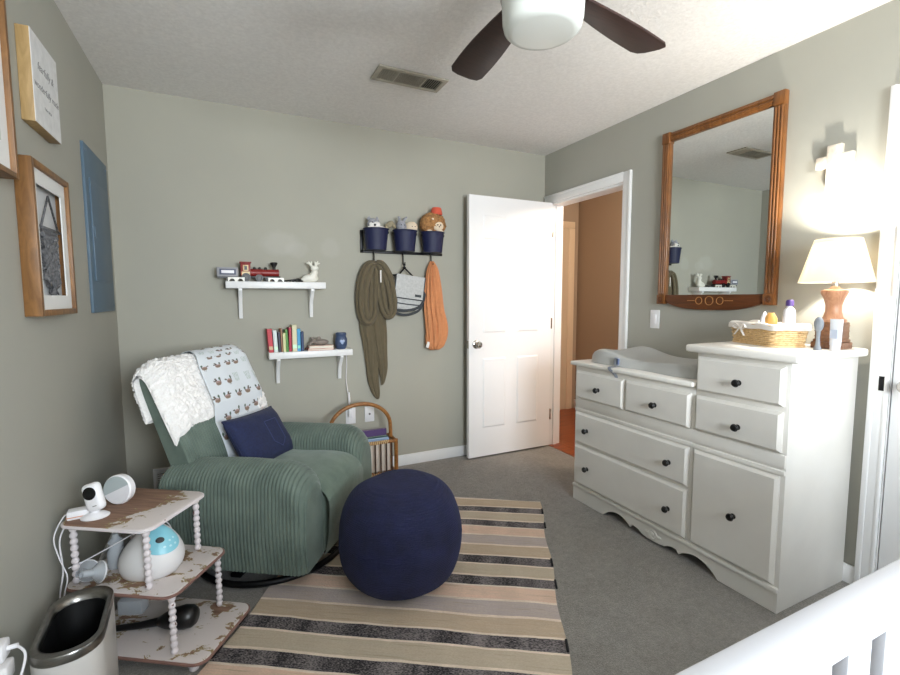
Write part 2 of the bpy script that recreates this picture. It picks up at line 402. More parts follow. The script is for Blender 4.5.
# ------------------------------------------------------------------ the room
DY0, DY1, DH = -.085, -.872, 2.035          # doorway in the right wall
CY0, CY1 = -2.32, -3.55                     # closet opening in the right wall
WX0, WX1, WZ0, WZ1 = .80, 2.05, .98, 2.15  # window in the rear wall
T = .115
def room():
    struct(B().bb(-.1, W + T, YR - T, .1, -.1, 0).build('floor', M['carpet'], loc=(0, 0, 0)))
    struct(B().bb(-.1, W + T, YR - T, .1, H, H + .1).build('ceiling', M['ceiling'], loc=(0, 0, 0)))
    struct(B().bb(-.1, W + T, 0, T, 0, H).build('wall_back', M['wall_back'], loc=(0, 0, 0)))
    struct(B().bb(-T, 0, YR, 0, 0, H).build('wall_left', M['wall'], loc=(0, 0, 0)))
    b = B()
    b.bb(W, W + T, 0, DY0, 0, H).bb(W, W + T, DY0, DY1, DH, H).bb(W, W + T, DY1, CY0, 0, H)
    b.bb(W, W + T, CY0, CY1, DH, H).bb(W, W + T, CY1, YR, 0, H)
    struct(b.build('wall_right', M['wall'], loc=(0, 0, 0)))
    b = B()
    b.bb(-T, WX0, YR - T, YR, 0, H).bb(WX1, W + T, YR - T, YR, 0, H).bb(WX0, WX1, YR - T, YR, 0, WZ0).bb(WX0, WX1, YR - T, YR, WZ1, H)
    struct(b.build('wall_rear', M['wall'], loc=(0, 0, 0)))
    # baseboards
    def base(name, x0, x1, y0, y1):
        struct(B().bb(x0, x1, y0, y1, 0, .082, .003).build(name, M['white_trim'], loc=(0, 0, 0)))
    base('baseboard_back', .001, W - .001, -.014, -.0005)
    base('baseboard_left', .0005, .014, YR, -.015)
    base('baseboard_right', W - .014, W - .0005, -.945, -2.255)
    base('baseboard_rear', .015, W - .015, YR + .0005, YR + .014)
    # doorway casing
    t = structempty('trim_1', (W, DY1, 0))
    def profile_casing(b, y0, y1, z0, z1, horiz=False):
        b.bb(W - .018, W - .0005, y0, y1, z0, z1, .004)
        if horiz: b.bb(W - .022, W - .0005, y0, y1, z1 - .018, z1, .004)
    b = B(); profile_casing(b, DY1, DY1 - .066, 0, DH + .064); b.bb(W - .023, W - .001, DY1 - .047, DY1 - .0665, 0, DH + .0645, .004); b.build('side_casing', M['white_trim'], t)
    b = B(); profile_casing(b, DY0 + .064, DY0 + .0005, 0, DH + .0005); b.build('side_casing', M['white_trim'], t)
    b = B(); profile_casing(b, DY0 + .065, DY1 - .0005, DH, DH + .065, True); b.build('head_casing', M['white_trim'], t)
    b = B()
    b.bb(W - .002, W + T + .002, DY0, DY0 - .016, 0, DH - .0165).bb(W - .002, W + T + .002, DY1 + .016, DY1, 0, DH - .0165).bb(W - .002, W + T + .002, DY0, DY1, DH - .016, DH)
    b.bb(W + .04, W + .075, DY0 - .016, DY0 - .026, 0, DH).bb(W + .04, W + .075, DY1 + .016, DY1 + .026, 0, DH)
    b.build('jamb', M['white_trim'], t)
    # open six-panel door, parallel to the back wall
    d = structempty('door_1', (W - .012, -.108, .012))
    x0, x1, yf, yb, z0, z1 = 2.222, 2.994, -.128, -.093, .014, 2.03
    xs = [x0, x0 + .115, x0 + .335, x0 + .43, x0 + .65, x1]
    zs = [z0, .235, .80, .985, 1.575, 1.70, 1.895, z1]
    b2 = bmesh.new()
    for (yy, flip) in ((yf, 1), (yb, -1)):
        V = [[b2.verts.new((x, yy, z)) for x in xs] for z in zs]; panels = []
        for j in range(len(zs) - 1):
            for i in range(len(xs) - 1):
                q = (V[j][i], V[j][i + 1], V[j + 1][i + 1], V[j + 1][i])
                f = b2.faces.new(q if flip == 1 else tuple(reversed(q)))
                if i in (1, 3) and j in (1, 3, 5): panels.append(f)
        bmesh.ops.inset_individual(b2, faces=panels, thickness=.012, depth=-.008)
        bmesh.ops.inset_individual(b2, faces=panels, thickness=.008, depth=0)
        bmesh.ops.inset_individual(b2, faces=panels, thickness=.018, depth=.006)
    bnd = [e for e in b2.edges if e.is_boundary]
    bmesh.ops.bridge_loops(b2, edges=bnd)
    bmesh.ops.recalc_face_normals(b2, faces=b2.faces)
    B().merge(b2).build('door_slab', M['door_white'], d, smooth=False)
    for sgn, yy in ((-1, yf), (1, yb)):
        b = B(); kx, kz = x0 + .062, .905
        rot = Matrix(((1, 0, 0), (0, 0, sgn), (0, 1, 0)))
        pr = [(.0, 0), (.032, 0), (.032, .004), (.026, .008), (.012, .012), (.011, .026)]
        if sgn < 0: pr += [(.02, .032), (.027, .042), (.027, .052), (.02, .061), (0, .064)]
        else: pr = [(0, 0), (.03, 0), (.03, .004), (.012, .008), (.011, .02), (.022, .026), (.024, .04), (.016, .048), (0, .05)]
        b.lathe((kx, yy, kz), pr, 24, rot=rot, cap=False); b.build('door_knob', M['chrome'], d)
    for z in (.28, 1.05, 1.8):
        B().bb(x1 - .002, x1 + .012, yf - .004, yf + .012, z - .045, z + .045, .002).build('hinge', M['chrome'], d)
    B().bb(x0 - .002, x0 + .002, -.122, -.099, .875, .935).build('latch_plate', M['chrome'], d)
    # closet casing and door
    t = structempty('trim_2', (W, CY0, 0))
    b = B(); b.bb(W - .018, W - .0005, -2.258, CY0, 0, DH + .064, .004); b.bb(W - .024, W - .001, -2.2575, -2.278, 0, DH + .0645, .004); b.bb(W - .021, W - .001, CY0 + .012, CY0 + .0005, 0, DH, .003); b.build('side_casing', M['white_trim'], t)
    B().bb(W - .0175, W - .0005, CY0 - .0005, CY1 - .065, DH, DH + .065, .004).build('head_casing', M['white_trim'], t)
    B().bb(W - .018, W - .0005, CY1, CY1 - .066, 0, DH - .0005, .004).build('side_casing', M['white_trim'], t)
    B().bb(W, W + T, CY0, CY0 - .002, 0, DH).bb(W, W + T, CY1, CY1 + .002, 0, DH).bb(W, W + T, CY0, CY1, DH, DH + .002).build('jamb', M['white_trim'], t)
    B().bb(W - .0195, W - .017, CY0 + .006, CY0 + .03, .875, .935, .001).build('strike_plate', M['black_metal'], t)
    d = structempty('door_2', (W + .02, CY0 - .004, .012))
    B().bb(W + .002, W + .037, CY0 - .007, (CY0 + CY1) / 2 + .002, .012, DH - .006, .002).build('door_slab', M['door_white'], d)
    B().lathe((W + .002, CY0 - .062, .905), [(0, 0), (.03, 0), (.03, .005), (.012, .01), (.011, .024), (.022, .032), (.027, .046), (.02, .06), (0, .064)], 24, rot=Matrix(((0, 0, -1), (0, 1, 0), (1, 0, 0))), cap=False).build('door_knob', M['chrome'], d)
    d = structempty('door_3', (W + .02, (CY0 + CY1) / 2, .012))
    B().bb(W + .002, W + .037, (CY0 + CY1) / 2 - .002, CY1 + .004, .012, DH - .006, .002).build('door_slab', M['door_white'], d)
    # closet back so nothing leaks in
    # window in the rear wall
    w = structempty('window_1', (WX0, YR, WZ0)); fr = .05
    b = B(); y0, y1 = YR - .08, YR - .03
    b.bb(WX0, WX0 + fr, y0, y1, WZ0, WZ1).bb(WX1 - fr, WX1, y0, y1, WZ0, WZ1).bb(WX0, WX1, y0, y1, WZ0, WZ0 + fr).bb(WX0, WX1, y0, y1, WZ1 - fr, WZ1)
    b.bb(WX0, WX1, y0, y1, (WZ0 + WZ1) / 2 - .025, (WZ0 + WZ1) / 2 + .025).bb((WX0 + WX1) / 2 - .03, (WX0 + WX1) / 2 + .03, y0, y1, WZ0, WZ1)
    b.build('window_frame', M['white_trim'], w)
    b = B(); b.bb(WX0 - .07, WX0, YR, YR + .018, WZ0 - .07, WZ1 + .07).bb(WX1, WX1 + .07, YR, YR + .018, WZ0 - .07, WZ1 + .07).bb(WX0, WX1, YR, YR + .018, WZ1, WZ1 + .07).bb(WX0 - .09, WX1 + .09, YR, YR + .04, WZ0 - .05, WZ0)
    b.build('window_casing', M['white_trim'], w)
    # hall beyond the doorway
    hx = 4.12
    struct(B().bb(W + T, hx + .1, YR, .95, -.1, .004).build('floor_hall', M['hall_floor'], loc=(0, 0, 0)))
    struct(B().bb(W, W + T, DY0 - .001, DY1 + .001, -.05, .003).build('floor_threshold', M['hall_floor'], loc=(0, 0, 0)))
    struct(B().bb(W + T, hx + .1, YR, .95, H, H + .1).build('ceiling_hall', M['ceiling'], loc=(0, 0, 0)))
    b = B(); b.bb(hx, hx + .1, YR, .95, 0, H); struct(b.build('wall_hall_side', M['hall_wall'], loc=(0, 0, 0)))
    struct(B().bb(W + T, hx, .85, .95, 0, H).build('wall_hall_end', M['hall_wall'], loc=(0, 0, 0)))
    struct(B().bb(W + T, hx, YR - .1, YR, 0, H).build('wall_hall_rear', M['hall_wall'], loc=(0, 0, 0)))
    struct(B().bb(W + .001, W + T, T, .95, 0, H).build('wall_hall_near', M['hall_wall'], loc=(0, 0, 0)))
    struct(B().bb(hx - .014, hx - .0005, YR, .85, .004, .105, .003).build('baseboard_hall', M['white_trim'], loc=(0, 0, 0)))
    struct(B().bb(hx - .14, hx - .06, .83, .8495, .004, 2.0195, .004).bb(W + .35, hx - .06, .83, .8495, 2.02, 2.09, .004).build('trim_3', cmat('hall_trim', (222, 200, 172), .4), loc=(0, 0, 0)))
    struct(B().bb(W + .37, hx - .14, .838, .8495, .006, 2.02).build('door_4', cmat('hall_door', (206, 186, 160), .45), loc=(0, 0, 0)))
room()

# ------------------------------------------------------------------ dresser
def dresser():
    XF, XB = 2.5, 2.992
    YL, YM, YE = -1.012, -1.825, -2.217
    r = thing('dresser', 'long white painted dresser with black knobs, stepped up at its right end', 'dresser', ((XF + XB) / 2, (YL + YE) / 2, 0))
    b = B()
    b.bb(XF, XB - .002, YL - .004, YM + .001, .085, .847, .003).bb(XF + .0005, XB - .003, YM, YE + .006, .087, 1.011, .003)
    b.bb(XF + .002, XB, YE + .02, YE, 0, 1.0125, .003).bb(XF + .002, XB, YL, YL - .02, 0, .8485, .003)     # end panels to the floor
    b.bb(XF - .006, XF + .02, YL - .004, YE + .0013, .565, .585, .004)                                       # rail mouldings
    b.bb(XF - .004, XF + .01, YL - .02, YE + .002, .592, .648, .005)
    b.bb(XF - .012, XF + .02, YL - .0005, YE + .0009, .084, .106, .007)
    b.build('body', M['dresser'], r)
    # scalloped apron with feet
    P = [(YL - .0008, 0), (YL - .0008, .086), (YE + .0012, .086), (YE + .0012, 0)]
    lower = []
    def arc(ya, yb, z0, z1, h, n=10):
        for k in range(1, n): 
            t = k / n; lower.append((ya + (yb - ya) * t, z0 + (z1 - z0) * t + h * math.sin(PI * min(1, t * 1.0)) ** .8))
    lower.append((-1.97, 0)); arc(-1.97, -1.77, 0, .018, .045); lower.append((-1.77, .018)); arc(-1.77, -1.69, .018, .006, .012, 6)
    lower.append((-1.69, .006)); lower += [(-1.66, .001), (-1.62, -.0), (-1.58, .001), (-1.55, .006)]
    arc(-1.55, -1.47, .006, .018, .012, 6); lower.append((-1.47, .018)); arc(-1.47, -1.27, .018, 0, .045); lower.append((-1.27, 0))
    poly = P + lower
    poly = [(y, max(z, .0)) for y, z in poly]
    for i in range(len(poly)):
        y, z = poly[i]
        if i > 3 and -1.76 < y < -1.48: poly[i] = (y, z + .012)
    b = B(); b.prism(poly, lambda p: (XF + .018, p[0], p[1]), lambda p: (XF - .002, p[0], p[1]))
    ap = b.build('apron', M['dresser'], r)
    b = B(); b.lathe((XF - .002, -1.62, .047), [(0, 0), (.026, 0), (.026, .003), (.022, .006), (.018, .003), (.01, .003), (.008, .007), (0, .008)], 24, rot=Matrix(((0, 0, -1), (0, 1, 0), (1, 0, 0))), cap=False)
    for sg in (-1, 1): b.ball((XF - .003, -1.62 + sg * .036, .045), .011, (.4, 1.4, .7))
    b.build('rosette', M['dresser'], ap)
    # tops
    B().bb(XF - .025, XB, YL + .027, YM + .001, .848, .873, .008, 3).build('low_top', M['dresser_top'], r)
    B().bb(XF - .028, XB, YM + .045, YE - .034, 1.012, 1.046, .010, 3).build('high_top', M['dresser_top'], r)
    def knob(par, y, z):
        B().lathe((XF - .02, y, z), [(0, 0), (.012, 0), (.007, .004), (.0065, .012), (.014, .017), (.0165, .023), (.013, .03), (0, .032)], 18, rot=Matrix(((0, 0, -1), (0, 1, 0), (1, 0, 0))), cap=False).build('knob', M['black_knob'], par)
    def front(name, y0, y1, z0, z1, knobs):
        b2 = bmesh.new(); xa = XF - .006
        q = [b2.verts.new(p) for p in ((xa, y0, z0), (xa, y1, z0), (xa, y1, z1), (xa, y0, z1))]
        f = b2.faces.new(q); f.normal_update()
        if f.normal.x > 0: bmesh.ops.reverse_faces(b2, faces=[f])
        e = bmesh.ops.extrude_face_region(b2, geom=[f])['geom']; nf = [x for x in e if isinstance(x, bmesh.types.BMFace)]
        bmesh.ops.translate(b2, vec=(.012, 0, 0), verts=[v for v in b2.verts if v not in [k for x in nf for k in x.verts]])
        bmesh.ops.inset_region(b2, faces=nf, thickness=.004, depth=.004)
        bmesh.ops.inset_region(b2, faces=nf, thickness=.012, depth=.010)
        bmesh.ops.recalc_face_normals(b2, faces=b2.faces)
        o = B().merge(b2).build(name, M['dresser'], r, smooth=False)
        for (y, z) in knobs: knob(o, y, z)
    front('drawer', -1.030, -1.405, .652, .818, [(-1.225, .728)])
    front('drawer', -1.422, -1.806, .652, .818, [(-1.617, .724)])
    front('drawer', -1.030, -1.806, .372, .562, [(-1.14, .465), (-1.71, .460)])
    front('drawer', -1.030, -1.806, .116, .356, [(-1.15, .234), (-1.715, .228)])
    front('drawer', -1.834, -2.2, .838, .994, [(-2.03, .905)])
    front('drawer', -1.834, -2.2, .655, .815, [(-2.035, .718)])
    front('cabinet_door', -1.834, -2.2, .116, .560, [(-2.035, .330)])
    # children's scuff on the side is part of the paint
dresser()

# changing pad
def pad():
    y0, y1, x0, x1, z0 = -1.062, -1.80, 2.53, 2.94, .873
    r = thing('changing_pad', 'grey contoured changing pad lying on the low top of the white dresser', 'changing pad', ((x0 + x1) / 2, (y0 + y1) / 2, z0))
    def fn(u, v):
        a = 2 * PI * u
        # outline superellipse with a waist
        ca, sa = math.cos(a), math.sin(a); e = .32
        px = math.copysign(abs(ca) ** (2 * e), ca); py = math.copysign(abs(sa) ** (2 * e), sa)
        return px, py
    b2 = bmesh.new(); nu, nv = 56, 30
    def surf(s, t):   # s along y (-1..1), t across x (-1..1)
        edge = (1 - min(1, abs(t)) ** 8) ** .35 * (1 - min(1, abs(s)) ** 10) ** .35
        wave = .036 + .022 * math.exp(-((s + .75) / .4) ** 2)
        head = .044 * math.exp(-((s - .70) / .38) ** 2)
        valley = .034 * (1 - t * t) ** 1.2 * (1 - max(0, abs(s) - .65) / .35 * .6)
        return max(.0, (wave + head + .02 - valley)) * edge
    waist = lambda s: 1 - .10 * math.exp(-((s + .1) / .35) ** 2)
    V = []
    for j in range(nv + 1):
        t = -1 + 2 * j / nv; row = []
        for i in range(nu + 1):
            s = -1 + 2 * i / nu
            k = waist(s)
            # round the corners
            m = 1 - .12 * (abs(s) ** 6) * (abs(t) ** 2); m2 = 1 - .06 * (abs(t) ** 6) * (abs(s) ** 2)
            row.append(b2.verts.new(((x0 + x1) / 2 + t * (x1 - x0) / 2 * k * m, (y0 + y1) / 2 - s * (y1 - y0) / 2 * m2 , z0 + .001 + surf(s, t))))
        V.append(row)
    for j in range(nv):
        for i in range(nu): b2.faces.new((V[j][i], V[j][i + 1], V[j + 1][i + 1], V[j + 1][i]))
    bmesh.ops.recalc_face_normals(b2, faces=b2.faces)
    lo = B().merge(b2)
    lo.build('pad', M['pad'], r, ang=70)
    yb = -1.325
    b = B(); pts = catmull([(2.505, yb - .02, .80), (2.494, yb - .012, .835), (2.468, yb, .862), (2.467, yb + .004, .878), (2.50, yb + .005, .8765), (2.53, yb + .006, .885), (2.538, yb + .006, .92)], 6)
    b.tube(pts, .012, 8, flat=(.15, 1)); st = b.build('strap', M['strap_grey'], r)
    B().box((2.524, yb + .006, .905), (.016, .034, .045), .005, rot=RY(.15)).build('buckle', M['strap_grey'], r)
    B().box((2.517, yb - .008, .905), (.012, .014, .034), .004).build('release_button', M['buckle'], r)
pad()

# ------------------------------------------------------------------ mirror, cross, switch
def mirror():
    xb, y0, y1, z0, z1 = W - .001, -1.190, -1.872, 1.243, 2.238
    r = thing('wall_mirror', 'large mirror in an orange oak frame above the white dresser', 'mirror', (W, (y0 + y1) / 2, z0))
    w = .052
    def stile(ya, yb):
        b = B(); b.bb(xb, xb - .030, ya, yb, z0 - .02, z1, .003)
        c = (ya + yb) / 2
        for k in (-1, 0, 1): b.tube([(xb - .030, c + k * .0145, z0 + .04), (xb - .030, c + k * .0145, z1 - .07)], .0055, 10)
        b.bb(xb - .001, xb - .036, ya + .001, yb - .001, z1 - .062, z1 + .001, .004)
        b.bb(xb - .001, xb - .036, ya + .001, yb - .001, z0 - .021, z0 + .036, .004)
        return b.build('side_rail', M['oak'], r), c
    for ya, yb in ((y0, y0 - w), (y1 + w, y1)):
        o, c = stile(ya, yb)
        B().lathe((xb - .036, c, z0 + .008), [(0, 0), (.018, 0), (.018, .003), (.014, .005), (.009, .002), (.005, .006), (0, .006)], 20, rot=Matrix(((0, 0, -1), (0, 1, 0), (1, 0, 0))), cap=False).build('rosette', M['oak_dark'], o)
    b = B(); b.bb(xb, xb - .028, y0 - w, y1 + w, z1 - .055, z1 - .004, .003)
    for k in (0, 1): b.tube([(xb - .028, y0 - w, z1 - .02 - k * .016), (xb - .028, y1 + w, z1 - .02 - k * .016)], .006, 10)
    b.build('top_rail', M['oak'], r)
    P = [(y0 - .01, z0 + .034), (y1 + .01, z0 + .034), (y1 + .01, z0 + .0)]
    yc = (y0 + y1) / 2; n = 22; hw = (y0 - y1) / 2 - .06
    P.append((y1 + .06, z0 - .005))
    for k in range(n + 1):
        t = -1 + 2 * k / n; P.append((yc + t * hw, z0 - .012 - .040 * (1 - abs(t) ** 3.2)))
    P += [(y0 - .06, z0 - .005), (y0 - .01, z0)]
    b = B(); b.prism(P, lambda p: (xb, p[0], p[1]), lambda p: (xb - .026, p[0], p[1]), bev=.004)
    bo = b.build('bottom_board', M['oak_dark'], r)
    b = B()
    for dy in (-.062, 0, .062):
        rr = .024 if dy == 0 else .020
        b.tube([(xb - .0265, yc + dy + rr * math.cos(a * PI / 14) * .95, z0 + .000 + rr * math.sin(a * PI / 14)) for a in range(28)], .0022, 6, True)
    for sg in (-1, 1): b.tube([(xb - .0265, yc + sg * .088, z0), (xb - .0265, yc + sg * .135, z0)], .002, 6)
    b.build('inlay', M['inlay'], bo)
    B().bb(xb - .008, xb - .014, y0 - w + .004, y1 + w - .004, z0 + .03, z1 - .05).build('mirror_glass', M['mirror'], r, smooth=False)
mirror()
def wcross():
    y, z, x = -2.08, 1.83, W - .001
    b = B(); b.bb(x, x - .026, y - .028, y + .028, z - .105, z + .095, .004).bb(x, x - .025, y - .070, y + .070, z + .0, z + .052, .004)
    tag(b.build('wall_cross', M['cross'], loc=(W, y, z)), 'whitewashed wooden cross hung on the wall above the lamp', 'cross')
wcross()
def plates():
    r = thing('light_switch', 'white toggle light switch on the wall between doorway and mirror', 'switch', (W, -1.155, 1.125))
    B().bb(W - .006, W - .0004, -1.12, -1.19, 1.067, 1.183, .003).build('plate', M['plate'], r)
    B().bb(W - .010, W - .004, -1.142, -1.168, 1.095, 1.155, .002).build('rocker', M['white_plastic'], r)
    r = thing('wall_outlet', 'white outlet plate with a plug in it, left of the cable plate', 'outlet', (1.335, 0, .455))
    B().bb(1.30, 1.37, -.006, -.0004, .368, .483, .003).build('plate', M['plate'], r)
    B().bb(1.318, 1.352, -.008, -.004, .378, .472, .002).build('socket', M['white_plastic'], r)
    r = thing('wall_outlet', 'white cable plate low on the back wall, seen through the rattan hoop', 'outlet', (1.475, 0, .455))
    B().bb(1.437, 1.507, -.006, -.0004, .368, .483, .003).build('plate', M['plate'], r)
    B().lathe((1.472, -.006, .425), [(0, 0), (.007, 0), (.007, .003), (.004, .004), (.004, .008), (0, .008)], 14, rot=Matrix(((1, 0, 0), (0, 0, -1), (0, 1, 0))), cap=False).build('jack', M['slot'], r)
    # plug and cord going up to the low shelf
    r = thing('plug_cord', 'thin white cord with a plug hanging down the back wall below the book shelf', 'cord', (1.325, -.01, .48))
    B().bb(1.312, 1.338, -.046, -.009, .425, .485, .005).build('plug', M['white_plastic'], r)
    pts = catmull([(1.322, -.030, .482), (1.318, -.022, .56), (1.312, -.018, .62), (1.305, -.012, .70), (1.312, -.010, .80), (1.308, -.012, .90)], 8)
    B().tube(pts, .0032, 6).build('cord', M['cord_white'], r)
    B().tube([(1.322, -.028, .53), (1.319, -.024, .60)], .008, 8).build('switch', M['white_plastic'], r)
    # register behind the chair
    r = thing('wall_register', 'small grey air register low on the back wall behind the green recliner', 'vent', (.2, 0, .2))
    b = B(); x0, x1, z0, z1 = .13, .43, .07, .235
    b.bb(x0, x1, -.010, -.0004, z0, z0 + .022, .002).bb(x0, x1, -.010, -.0004, z1 - .022, z1, .002).bb(x0, x0 + .022, -.0098, -.0004, z0 + .021, z1 - .021, .001).bb(x1 - .022, x1, -.0098, -.0004, z0 + .021, z1 - .021, .001)
    b.build('frame', M['plate'], r)
    b = B()
    for k in range(9): b.box(((x0 + x1) / 2, -.006, z0 + .03 + k * .0135), (x1 - x0 - .04, .009, .002), rot=RX(.6))
    b.build('slats', M['plate'], r)
    B().bb(x0 + .01, x1 - .01, -.002, -.0003, z0 + .01, z1 - .01).build('backing', M['vent_grey'], r)
plates()

# ------------------------------------------------------------------ things on the dresser
ZT = 1.046
def lamp():
    x, y = 2.86, -2.174
    r = thing('table_lamp', 'lit table lamp with cream empire shade and turned wooden base on the dresser', 'lamp', (x, y, ZT))
    b = B(); b.box((x, y, ZT + .014), (.105, .105, .028), .004).box((x, y, ZT + .034), (.095, .095, .012), .004).box((x, y, ZT + .075), (.086, .086, .072), .004)
    for k in range(3): b.box((x, y, ZT + .052 + k * .022), (.088, .088, .004), .001)
    b.build('base', M['lamp_dark'], r)
    B().lathe((x, y, ZT + .111), [(0, 0), (.046, 0), (.046, .01), (.034, .02), (.028, .045), (.028, .07), (.036, .10), (.046, .12), (.046, .132), (.02, .138), (.012, .15), (0, .15)], 28).build('neck', M['lamp_wood'], r)
    B().cyl((x, y, ZT + .26), (x, y, ZT + .34), .012).build('socket', M['chrome'], r)
    B().ball((x, y, ZT + .368), .026, (1, 1, 1.15)).build('bulb', M['bulb'], r)
    z0, z1, r0, r1 = 1.322, 1.500, .127, .079
    b = B(); b.lathe((x, y, 0), [(r0, z0), (r1, z1), (r1 - .0015, z1), (r0 - .0015, z0)], 48, cap=False)
    b.bm.normal_update(); b.build('lamp_shade', M['shade'], r, ang=60)
    b = B(); b.tube([(x + r1 * .98 * math.cos(a * PI / 16), y + r1 * .98 * math.sin(a * PI / 16), z1 - .012) for a in range(32)], .0018, 6, True)
    for a in (0, 2 * PI / 3, 4 * PI / 3): b.cyl((x, y, z1 - .012), (x + r1 * .97 * math.cos(a), y + r1 * .97 * math.sin(a), z1 - .012), .0016, 6)
    b.cyl((x, y, ZT + .33), (x, y, z1 - .012), .002, 6).build('spider', M['chrome'], r)
    L = bpy.data.lights.new('lamp_light', 'POINT'); L.energy = LAMP_W; L.color = (1, .94, .84); L.shadow_soft_size = .028
    o = bpy.data.objects.new('lamp_light', L); COL.objects.link(o); o.location = (x, y, ZT + .400)
LAMP_W = 42

def basket():
    cx, cy, rz = 2.80, -1.95, -.42
    hx, hy, h = .078, .155, .092
    R = RZ(rz)
    def wp(px, py, z):
        v = R @ Vector((px, py, 0)); return (cx + v.x, cy + v.y, ZT + z)
    r = thing('wicker_basket', 'rectangular wicker basket with white cloth liner on the tall dresser top', 'basket', (cx, cy, ZT))
    b = B(); n = 30
    def outline(k, off, z):
        f = .90 + .10 * z / h
        P = rrect(hx * f + off, hy * f + off, .028, 5); L = []
        # resample evenly
        seg = [(Vector(P[i]), Vector(P[(i + 1) % len(P)])) for i in range(len(P))]; tot = sum((q - p).length for p, q in seg)
        d = tot * k; 
        for p, q in seg:
            l = (q - p).length
            if d <= l + 1e-9: return p.lerp(q, d / max(l, 1e-9))
            d -= l
        return Vector(P[0])
    ns = 34
    for row in range(10):
        z = .006 + row * .0086
        pts = []
        for k in range(ns * 4):
            off = .0035 * math.cos(PI * (k / 4.0 + row))
            p = outline(k / (ns * 4), off, z); pts.append(wp(p.x, p.y, z))
        b.tube(pts, .0046, 6, True)
    for k in range(ns):
        p, q = outline(k / ns, 0, 0), outline(k / ns, 0, h); b.tube([wp(p.x, p.y, 0.002), wp(q.x, q.y, h)], .003, 5)
    b.prism([(p[0], p[1]) for p in rrect(hx * .9, hy * .9, .028, 5)], lambda p: wp(p[0], p[1], .002), lambda p: wp(p[0], p[1], .008))
    for z in (.004, h - .002):
        b.tube([wp(*outline(k / 60, .004, z), z) for k in range(60)], .006, 6, True)
    b.build('basket', M['wicker'], r)
    b = B()
    def ln(u, v):
        o = outline(u % 1.0, 0, h)
        prof = [(.012, -.018), (.011, 0), (.006, .008), (-.004, .009), (-.008, 0), (-.010, -.05)]
        i = min(int(v * 5), 4); t = v * 5 - i; off = prof[i][0] * (1 - t) + prof[i + 1][0] * t; dz = prof[i][1] * (1 - t) + prof[i + 1][1] * t
        o = outline(u % 1.0, off + .002 * math.sin(u * 60), h); return Vector(wp(o.x, o.y, h + dz + .002 * math.sin(u * 47)))
    b.grid(90, 11, ln, closed_u=True).build('liner', M['linen'], r, ang=80)
    # bow on the front
    b = B(); fx = -hx - .016
    for sg in (-1, 1):
        b.tube(catmull([wp(fx, .05, h - .015), wp(fx - .006, .05 + sg * .025, h + .002), wp(fx - .006, .05 + sg * .045, h - .012), wp(fx - .004, .05 + sg * .02, h - .022), wp(fx, .05, h - .016)], 6), .005, 6, flat=(.4, 1))
        b.tube(catmull([wp(fx, .05, h - .016), wp(fx - .003, .05 + sg * .018, h - .035), wp(fx - .004, .05 + sg * .034, h - .052)], 6), .005, 6, flat=(.4, 1))
    b.ball(wp(fx, .05, h - .016), .007); b.build('bow', M['linen'], r)
    # contents: things of their own
    p = wp(.012, -.110, .012)
    t = thing('lotion_bottle', 'white bottle with a purple cap standing in the wicker basket', 'bottle', p)
    B().lathe(p, [(0, 0), (.026, 0), (.028, .006), (.028, .122), (.024, .148), (.012, .160), (.012, .165), (0, .165)], 24, squash=(1, .8)).build('bottle', M['white_plastic'], t)
    B().lathe((p[0], p[1], p[2] + .165), [(0, 0), (.015, 0), (.015, .02), (.011, .027), (0, .027)], 20).build('cap', M['bottle_purple'], t)
    p = wp(-.02, -.045, .012)
    t = thing('toiletry_bottle', 'small amber and white bottle standing at the front of the wicker basket', 'bottle', p)
    B().lathe(p, [(0, 0), (.024, 0), (.025, .07), (.024, .108), (.015, .126), (.012, .134), (0, .134)], 20, squash=(.7, 1.1)).build('bottle', cmat('amber', (222, 170, 96), .35), t)
    B().lathe((p[0], p[1] + .028, p[2]), [(0, 0), (.018, 0), (.019, .09), (.012, .118), (.004, .138), (0, .138)], 16).build('white_side', M['white_plastic'], t)
    p = wp(0, .07, .06)
    b = B(); 
    def cl(u, v):
        a = u * 2 * PI; rr = math.sin(v * PI) ** .7
        x = .055 * rr * math.cos(a) * (1 + .18 * math.sin(3 * a + 4 * v)); y = .075 * rr * math.sin(a) * (1 + .15 * math.sin(4 * a))
        return Vector(wp(x, .065 + y, .035 + .075 * v + .012 * math.sin(5 * a) * rr))
    b.grid(36, 14, cl, closed_u=True)
    tag(b.build('burp_cloth', M['linen'], loc=wp(0, .065, .035), ang=80), 'crumpled white cloth lying in the left end of the wicker basket', 'cloth')
    p = (2.735, -2.184, ZT)
    t = thing('bath_brush', 'grey spoon-shaped brush standing on the dresser in front of the lamp', 'brush', p)
    B().lathe(p, [(0, 0), (.014, 0), (.014, .006), (.009, .02), (.007, .05), (.008, .075), (.009, .08), (0, .08)], 16, squash=(.8, 1)).build('handle', M['brush_grey'], t)
    B().ball((p[0], p[1], p[2] + .105), .03, (.45, .58, 1.05)).build('head', M['brush_grey'], t)
    p = (2.765, -2.231, ZT)
    t = thing('lotion_tube', 'pale lotion tube standing on its cap beside the grey brush', 'tube', p)
    def tb(u, v):
        a = u * 2 * PI; z = .022 + .105 * v; rx = .016 * (1 - v) + .002 * v; ry = .019 + .004 * v
        return Vector((p[0] + rx * math.cos(a), p[1] + ry * math.sin(a), p[2] + z))
    B().grid(24, 8, tb, closed_u=True, cap=True).build('tube', M['lotion'], t)
    B().lathe(p, [(0, 0), (.017, 0), (.017, .022), (0, .022)], 20).build('cap', M['white_plastic'], t)
    B().bb(p[0] - .0165, p[0] - .011, p[1] - .012, p[1] + .012, p[2] + .05, p[2] + .085).build('print', cmat('tube_print', (190, 198, 214), .5), t)
basket()

